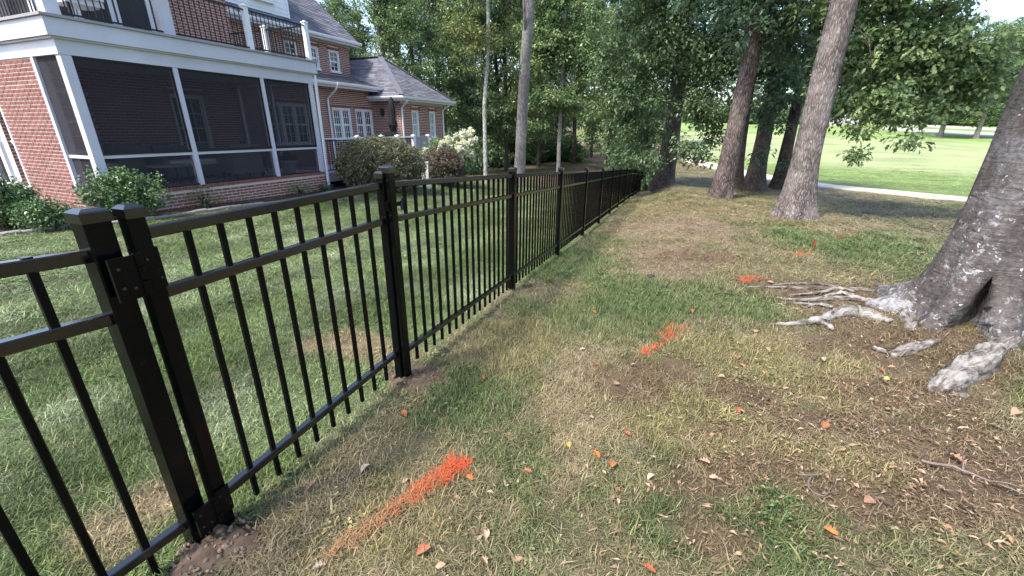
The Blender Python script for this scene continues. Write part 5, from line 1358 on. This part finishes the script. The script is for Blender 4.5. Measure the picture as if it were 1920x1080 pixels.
# ------------------------------------------------------------------ marks, leaves and twigs on the ground
gm = random.Random(44)
def paint(label, a, b, wid, n, seed, dens_end=1.0):
    g = random.Random(seed); A_ = gp(*a); B_ = gp(*b)
    t = MB(); tn = []; d = B_ - A_; nn = Vector((-d.y, d.x, 0)).normalized()
    for _ in range(n):
        k = g.random() ** (.55 if n > 1000 else .9); p = A_ + d * k + nn * g.gauss(0, wid * (.35 + .5 * k))
        if vnoise(p.x * 26, p.y * 26, seed) < (.34 if n < 1000 else .22): continue
        p.z = ground(p.x, p.y) + g.uniform(.004, .022)
        L = g.uniform(.02, .055); th = g.uniform(0, 6.283); w = g.uniform(.0007, .0015); ti = abs(g.gauss(0, .3))
        dx, dy = math.cos(th), math.sin(th); sx, sy = -dy * w, dx * w
        m = (p.x + dx * L * .5 * math.cos(ti), p.y + dy * L * .5 * math.cos(ti), p.z + L * .5 * math.sin(ti) + .004)
        e = (p.x + dx * L, p.y + dy * L, p.z + L * .55 * math.sin(ti) + .002)
        t.add([(p.x - sx, p.y - sy, p.z), (p.x + sx, p.y + sy, p.z), (m[0] + sx, m[1] + sy, m[2]), (m[0] - sx, m[1] - sy, m[2]), e], [(0, 1, 2, 3), (3, 2, 4)])
        tn += [min(1, max(0, (k ** 1.5 if n > 1000 else .75) * .95 + g.uniform(-.2, .2)))] * 5
    o = t.build('paint_mark', M['orange'])
    at_ = o.data.attributes.new('tint', 'FLOAT', 'POINT'); at_.data.foreach_set('value', tn)
    return tag(o, label, 'paint mark', 'orange marking paint sprayed on the grass')
paint('longest orange paint streak, in the grass closest to the gate hinges', (585, 1068), (872, 868), .027, 1700, 1)
paint('short bright orange paint streak on green grass in line with the gate latch post', (1205, 668), (1274, 612), .045, 900, 2)
paint('small orange paint spot beside the thin pale surface root', (1390, 532), (1414, 520), .07, 420, 3)
paint('faint orange paint dash just below the upright orange flag', (1494, 482), (1514, 474), .07, 380, 4)
paint('small distant orange paint dash beyond the upright orange flag', (1570, 450), (1592, 437), .09, 420, 5)
f = gp(1521, 470)
M['flag'] = simple('orange_flag_film', (.75, .10, .03), .5)
fg = thing('marking_flag', 'small upright orange marking flag beyond the surface roots', 'flag', f, R_(20))
MB().tube([(0, 0, -.03), (.01, 0, .16)], [.003, .003], 6).build('wire', M['iron'], fg)
MB().add([(.012, .002, .03), (.075, .012, .11), (.03, .004, .165), (.010, .004, .155), (.012, -.001, .03), (.075, .009, .11), (.03, .001, .165), (.010, .001, .155)], [(0, 1, 2, 3), (7, 6, 5, 4), (0, 4, 5, 1), (1, 5, 6, 2), (2, 6, 7, 3), (3, 7, 4, 0)]).build('cloth', M['flag'], fg)

def dry_leaf(seed, lobes):
    g = random.Random(seed); n = 9; V = []; F = []
    curl = g.uniform(.25, 1.0); tw = g.uniform(-.5, .5); bend = g.uniform(.2, .8)
    for i in range(n):
        t = i / (n - 1); w = .36 * math.sin(math.pi * (t * .94 + .03)) ** .8
        if lobes: w *= (1.25 if i % 2 else .62)
        for s, k in ((-1, 0), (-.5, 0), (0, 0), (.5, 0), (1, 0)):
            y = s * w; z = abs(s) ** 1.6 * w * curl * 1.1 + bend * .35 * (t - .5) ** 2 * (1 if lobes else -1) + tw * y * (t - .5) + .02
            V.append((t - .5, y * (1 - .25 * curl * abs(s)), z + g.uniform(-.01, .01)))
    for i in range(n - 1):
        for k in range(4): F.append((i * 5 + k, i * 5 + k + 1, i * 5 + k + 6, i * 5 + k + 5))
    o = len(V); V += [(-.5, -.008, .03), (-.5, .008, .03), (-.82, .02, .06), (-.82, .006, .06)]; F.append((o, o + 1, o + 2, o + 3))
    zm = min(v[2] for v in V); V = [(x, y, z - zm) for x, y, z in V]
    mb = MB(); mb.add(V, F); return mb
LV = {c: [dry_leaf(i + 3, i % 2).mesh('dead_leaf', m, True) for i in range(4)] for c, m in DRY.items()}
nl = [0]
def leaf(u, v, s, c, label, rz=None):
    p = gp(u, v); k = nl[0]; nl[0] += 1; s *= .86
    o = link('dead_leaf', LV[c][k % 4], None, (p.x, p.y, p.z + .012 + .1 * s), (gm.uniform(-.35, .35), gm.uniform(-.35, .35), gm.uniform(0, 6.28) if rz is None else rz), (s, s, s))
    return tag(o, label, 'leaf', 'fallen dry leaves on the grass')
for (u, v, s, c, lab) in [
    (757, 781, .065, 'rust', 'broad rust leaf lying in the open between latch post and longest paint streak'),
    (757, 708, .05, 'rust', 'small rust leaf against the foot of the gate latch post'),
    (686, 885, .055, 'pale', 'pale lobed leaf between the gate pickets and the longest paint streak'),
    (583, 918, .055, 'pink', 'pinkish curled leaf below the middle of the gate'),
    (760, 906, .035, 'pale', 'tiny pale leaf just above the longest paint streak'),
    (880, 903, .06, 'orange', 'bright orange leaf at the far end of the longest paint streak'),
    (795, 1040, .06, 'rust', 'dark rust leaf right of the near end of the longest paint streak'),
    (600, 1071, .05, 'pale', 'pale leaf standing on edge at the near end of the longest paint streak'),
    (955, 820, .04, 'tan', 'tan leaf midway between the gate latch post and the yellow leaf'),
    (990, 889, .045, 'rust', 'small rust leaf right of the bright orange leaf'),
    (1067, 839, .04, 'yellow', 'single yellow leaf on the worn grass'),
    (1117, 858, .05, 'orange', 'orange red leaf beside a pale pebble near the yellow leaf'),
    (1147, 877, .06, 'orange', 'largest orange leaf, just below the orange red leaf near the yellow leaf'),
    (1175, 819, .055, 'rust', 'folded reddish leaf above the largest orange leaf'),
    (1220, 901, .045, 'pale', 'pale oval leaf lower right of the largest orange leaf'),
    (1320, 872, .05, 'pink', 'folded pinkish leaf in the middle of the worn grass'),
    (1108, 787, .035, 'tan', 'small upright tan leaf above the yellow leaf'),
    (1155, 724, .05, 'pink', 'pink leaf pair edge on the worn grass below the short paint streak'),
    (1187, 689, .04, 'tan', 'tan leaf close below the short paint streak'),
    (1092, 660, .05, 'pale', 'pale leaf near the lower left of the short paint streak'),
    (1115, 686, .04, 'rust', 'rust leaf left of the lower end of the short paint streak'),
    (1040, 525, .07, 'rust', 'rust leaf on the green grass near the second fence post'),
    (1113, 589, .05, 'orange', 'orange leaf on green grass left of the short paint streak'),
    (1385, 677, .07, 'pink', 'upper leaf of the pink pair right of the short paint streak'),
    (1390, 691, .06, 'pink', 'lower leaf of the pink pair right of the short paint streak'),
    (1415, 626, .08, 'pink', 'pinkish leaf just below the tip of the pale surface root'),
    (1438, 660, .05, 'tan', 'tan leaf below the pinkish leaf by the root tip'),
    (1540, 679, .07, 'pale', 'long pale folded leaf below the arched surface root'),
    (1648, 698, .05, 'orange', 'round orange leaf above the yellow green nut'),
    (1545, 803, .06, 'rust', 'dull red leaf on the dark bare strip'),
    (1385, 776, .055, 'rust', 'rust leaf at the end of the short grey twig'),
    (1790, 868, .075, 'pink', 'broad pink leaf above the long straight twig'),
    (1627, 946, .06, 'pink', 'folded pinkish leaf right of the curled twig'),
    (1830, 690, .06, 'rust', 'rust leaf against the thick knobbly root'),
    (1670, 880, .05, 'tan', 'tan leaf at the left end of the long straight twig'),
    (1215, 1074, .05, 'rust', 'red leaf at the bottom edge of the picture'),
    (910, 1006, .05, 'tan', 'tan leaf in the grass below the bright orange leaf'),
    (905, 713, .05, 'rust', 'brown leaf right of the gate latch post foot'),
    (1900, 780, .08, 'pink', 'pale pink leaf at the right picture edge below the thick root'),
    (1555, 1003, .05, 'orange', 'orange brown leaf below the curled twig'),
    (1770, 998, .055, 'pink', 'pink leaf on the bare ground below the long straight twig'),
    (970, 1055, .04, 'tan', 'tan leaf in the grass at the bottom edge near the middle')]:
    leaf(u, v, s, c, lab)
leaf(1352, 712, .05, 'tan', 'tan curled leaf standing up from the grass below the pink leaf pair')
gl_ = random.Random(101)
for k in range(60):
    if k < 30: u, v = gl_.uniform(1330, 1915), gl_.uniform(600, 1075)
    elif k < 38: u, v = gl_.uniform(800, 1330), gl_.uniform(600, 1070)
    else: u, v = gl_.uniform(1240, 1780), 380 + 210 * gl_.random() ** 1.4
    leaf(u, v, gl_.uniform(.022, .042) if v > 600 else gl_.uniform(.05, .08), gl_.choice(['tan', 'tan', 'tan', 'pink', 'rust']), 'small dry scrap of leaf scattered on the rough grass right of the fence')
# fine litter that nobody could count
lt = MB()
for k in range(3600):
    if k < 2400:
        u = gl_.gauss(1660, 190); v = gl_.gauss(790, 150)
    else: u = gl_.uniform(820, 1915); v = gl_.uniform(540, 1078)
    if not (700 < u < 1930 and 500 < v < 1090): continue
    p = gp(u, v) if k % 3 == 0 else p + Vector((gl_.gauss(0, .09), gl_.gauss(0, .09), 0)); p.z = ground(p.x, p.y) + gl_.uniform(.008, .03)
    L = gl_.uniform(.010, .04); w = gl_.uniform(.0015, .006); a = gl_.uniform(0, 6.28); dx, dy = math.cos(a), math.sin(a); z2 = gl_.uniform(-.006, .014)
    lt.add([(p.x, p.y, p.z), (p.x + dx * L * .5 - dy * w, p.y + dy * L * .5 + dx * w, p.z + z2), (p.x + dx * L, p.y + dy * L, p.z + gl_.uniform(-.006, .01)), (p.x + dx * L * .5 + dy * w, p.y + dy * L * .5 - dx * w, p.z + z2 * .5)], [(0, 1, 2, 3)])
def m_litter():
    k = NT('leaf_litter'); k.col(k.ramp(k.rand(), [(0, (.07, .045, .028)), (.45, (.16, .10, .062)), (.8, (.26, .175, .115)), (1, (.38, .28, .20))])); k.rough(.8, .25); return k.m
o = lt.build('leaf_litter', m_litter()); o['kind'] = 'stuff'; o['label'] = 'fine brown leaf litter strewn under the big grey tree'
M['twig'] = simple('grey_twig', (.16, .125, .10), .85, .35, 40, .5, 120)
def twig(label, pts, r, lift=.012, side=()):
    P = [gp(u, v) for u, v in pts]; o0 = P[0].copy(); r *= .62
    Q = []
    for i, p in enumerate(P):
        p.z = ground(p.x, p.y) + lift + gm.uniform(0, .012); Q.append(p - o0)
    mb = MB(); n = len(Q); F_ = []
    for i in range(n - 1):
        for k in range(4): F_.append(Q[i].lerp(Q[i + 1], k / 4) + Vector((gm.uniform(-1, 1), gm.uniform(-1, 1), gm.uniform(-.5, .5))) * r * .8)
    F_.append(Q[-1]); mb.tube(F_, [r * (1 - .6 * i / (len(F_) - 1)) for i in range(len(F_))], 7, .2, gm)
    for k, (du, dv) in side:
        a = F_[k]; b = a + Vector((du, dv, .02)); mb.tube([a, a.lerp(b, .5) + Vector((0, 0, .008)), b], [r * .6, r * .45, r * .25], 5)
    o = link('fallen_twig', mb.mesh('fallen_twig', M['twig'], True), None, o0)
    return tag(o, label, 'twig', 'twigs on the ground under the grey tree')
twig('long straight twig with side shoots lying on bare ground below the thick root', [(1722, 873), (1780, 886), (1830, 902), (1870, 918), (1918, 940)], .011, .02, ((6, (.05, .06)), (10, (.06, -.05))))
twig('curled twig bent almost into a ring on the worn grass', [(1515, 905), (1512, 925), (1522, 940), (1540, 944), (1552, 932), (1556, 920)], .006, .03)
twig('thin straight twig lying across the curled twig', [(1494, 906), (1530, 903), (1556, 894)], .005, .035)
twig('short grey twig near the pink leaf pair', [(1340, 777), (1358, 776), (1374, 772)], .006)
twig('forked thin twig on dark litter under the thick knobbly root', [(1628, 835), (1637, 815), (1632, 795)], .005, .02, ((4, (.05, .02)),))
twig('dark crooked twig at the right edge by the thick root', [(1850, 800), (1880, 812), (1905, 830)], .006, .02, ((4, (.03, .05)),))
for k, (u, v, s, c, lab, cat) in enumerate([(1660, 716, .015, (.36, .38, .10), 'small yellow green nut fallen near the round orange leaf', 'nut'), (1220, 523, .03, (.035, .03, .025), 'dark lump lying at the edge of the bare brown patch', 'stone')]):
    p = gp(u, v); mb = MB(); mb.lathe((0, 0, 0), [(s * .3, -s * .7), (s * .85, -s * .3), (s, .1 * s), (s * .75, s * .6), (s * .25, s * .9)], 12)
    g = random.Random(k); mb.v = [(x * (1.4 if k == 1 else 1) * g.uniform(.9, 1.1), y * g.uniform(.9, 1.1), z * (.8 if k == 1 else 1)) for x, y, z in mb.v]
    o = mb.build(('nut', 'stone')[k], simple('pebble_%d' % k, c, .7, .2, 60), None, True); o.location = (p.x, p.y, p.z + s * .7 + .012); tag(o, lab, cat)
# loose earth round the hinge post and the latch post
def mound(label, p, r, h, n, seed, name='dirt_mound', cat='dirt mound'):
    g = random.Random(seed); t = thing(name, label, cat, p); mb = MB(); seg, rings = 26, 8; V = [(0, 0, h)]
    for i in range(1, rings + 1):
        for k in range(seg):
            th = 6.283 * k / seg; rr = r * i / rings * (1 + .18 * math.sin(3 * th + seed) + g.uniform(-.06, .06))
            z = h * (1 - (i / rings) ** 1.6) + g.uniform(-.012, .012) - (.03 if i == rings else 0)
            gx = ground(p.x + rr * math.cos(th), p.y + rr * math.sin(th)) - p.z
            V.append((rr * math.cos(th), rr * math.sin(th), gx + z))
    F = [(0, 1 + k, 1 + (k + 1) % seg) for k in range(seg)]
    for i in range(rings - 1):
        for k in range(seg): a = 1 + i * seg; F.append((a + k, a + seg + k, a + seg + (k + 1) % seg, a + (k + 1) % seg))
    mb.add(V, F).build('soil', M['soil'], t, True)
    me = MB().lathe((0, 0, 0), [(.2, -.7), (.8, -.4), (1, .1), (.7, .6), (.2, .85)], 8); g2 = random.Random(3)
    me.v = [(x * g2.uniform(.75, 1.2), y * g2.uniform(.75, 1.2), z * g2.uniform(.8, 1.15)) for x, y, z in me.v]; me = me.mesh('clod', M['stone'])
    for k in range(n):
        a = g.uniform(0, 6.28); rr = r * 1.05 * math.sqrt(g.random()); x, y = rr * math.cos(a), rr * math.sin(a); s = g.uniform(.003, .0095) * (1.7 if k < n * .1 else 1)
        z = ground(p.x + x, p.y + y) - p.z + h * max(0, 1 - (rr / r) ** 1.6) + s * .2
        link('clod', me, t, (x, y, z), (g.uniform(0, 3), g.uniform(0, 3), g.uniform(0, 6)), (s, s * g.uniform(.8, 1.2), s * g.uniform(.6, 1)))
p = Vector((-1.02, 1.05, 0)); p.z = ground(p.x, p.y)
mound('dug earth with clods round the foot of the hinge post', p, .14, .04, 150, 1)
p = Vector((-.60, 2.16, 0)); p.z = ground(p.x, p.y)
mound('small heap of sandy earth at the foot of the gate latch post', p, .14, .02, 28, 2)
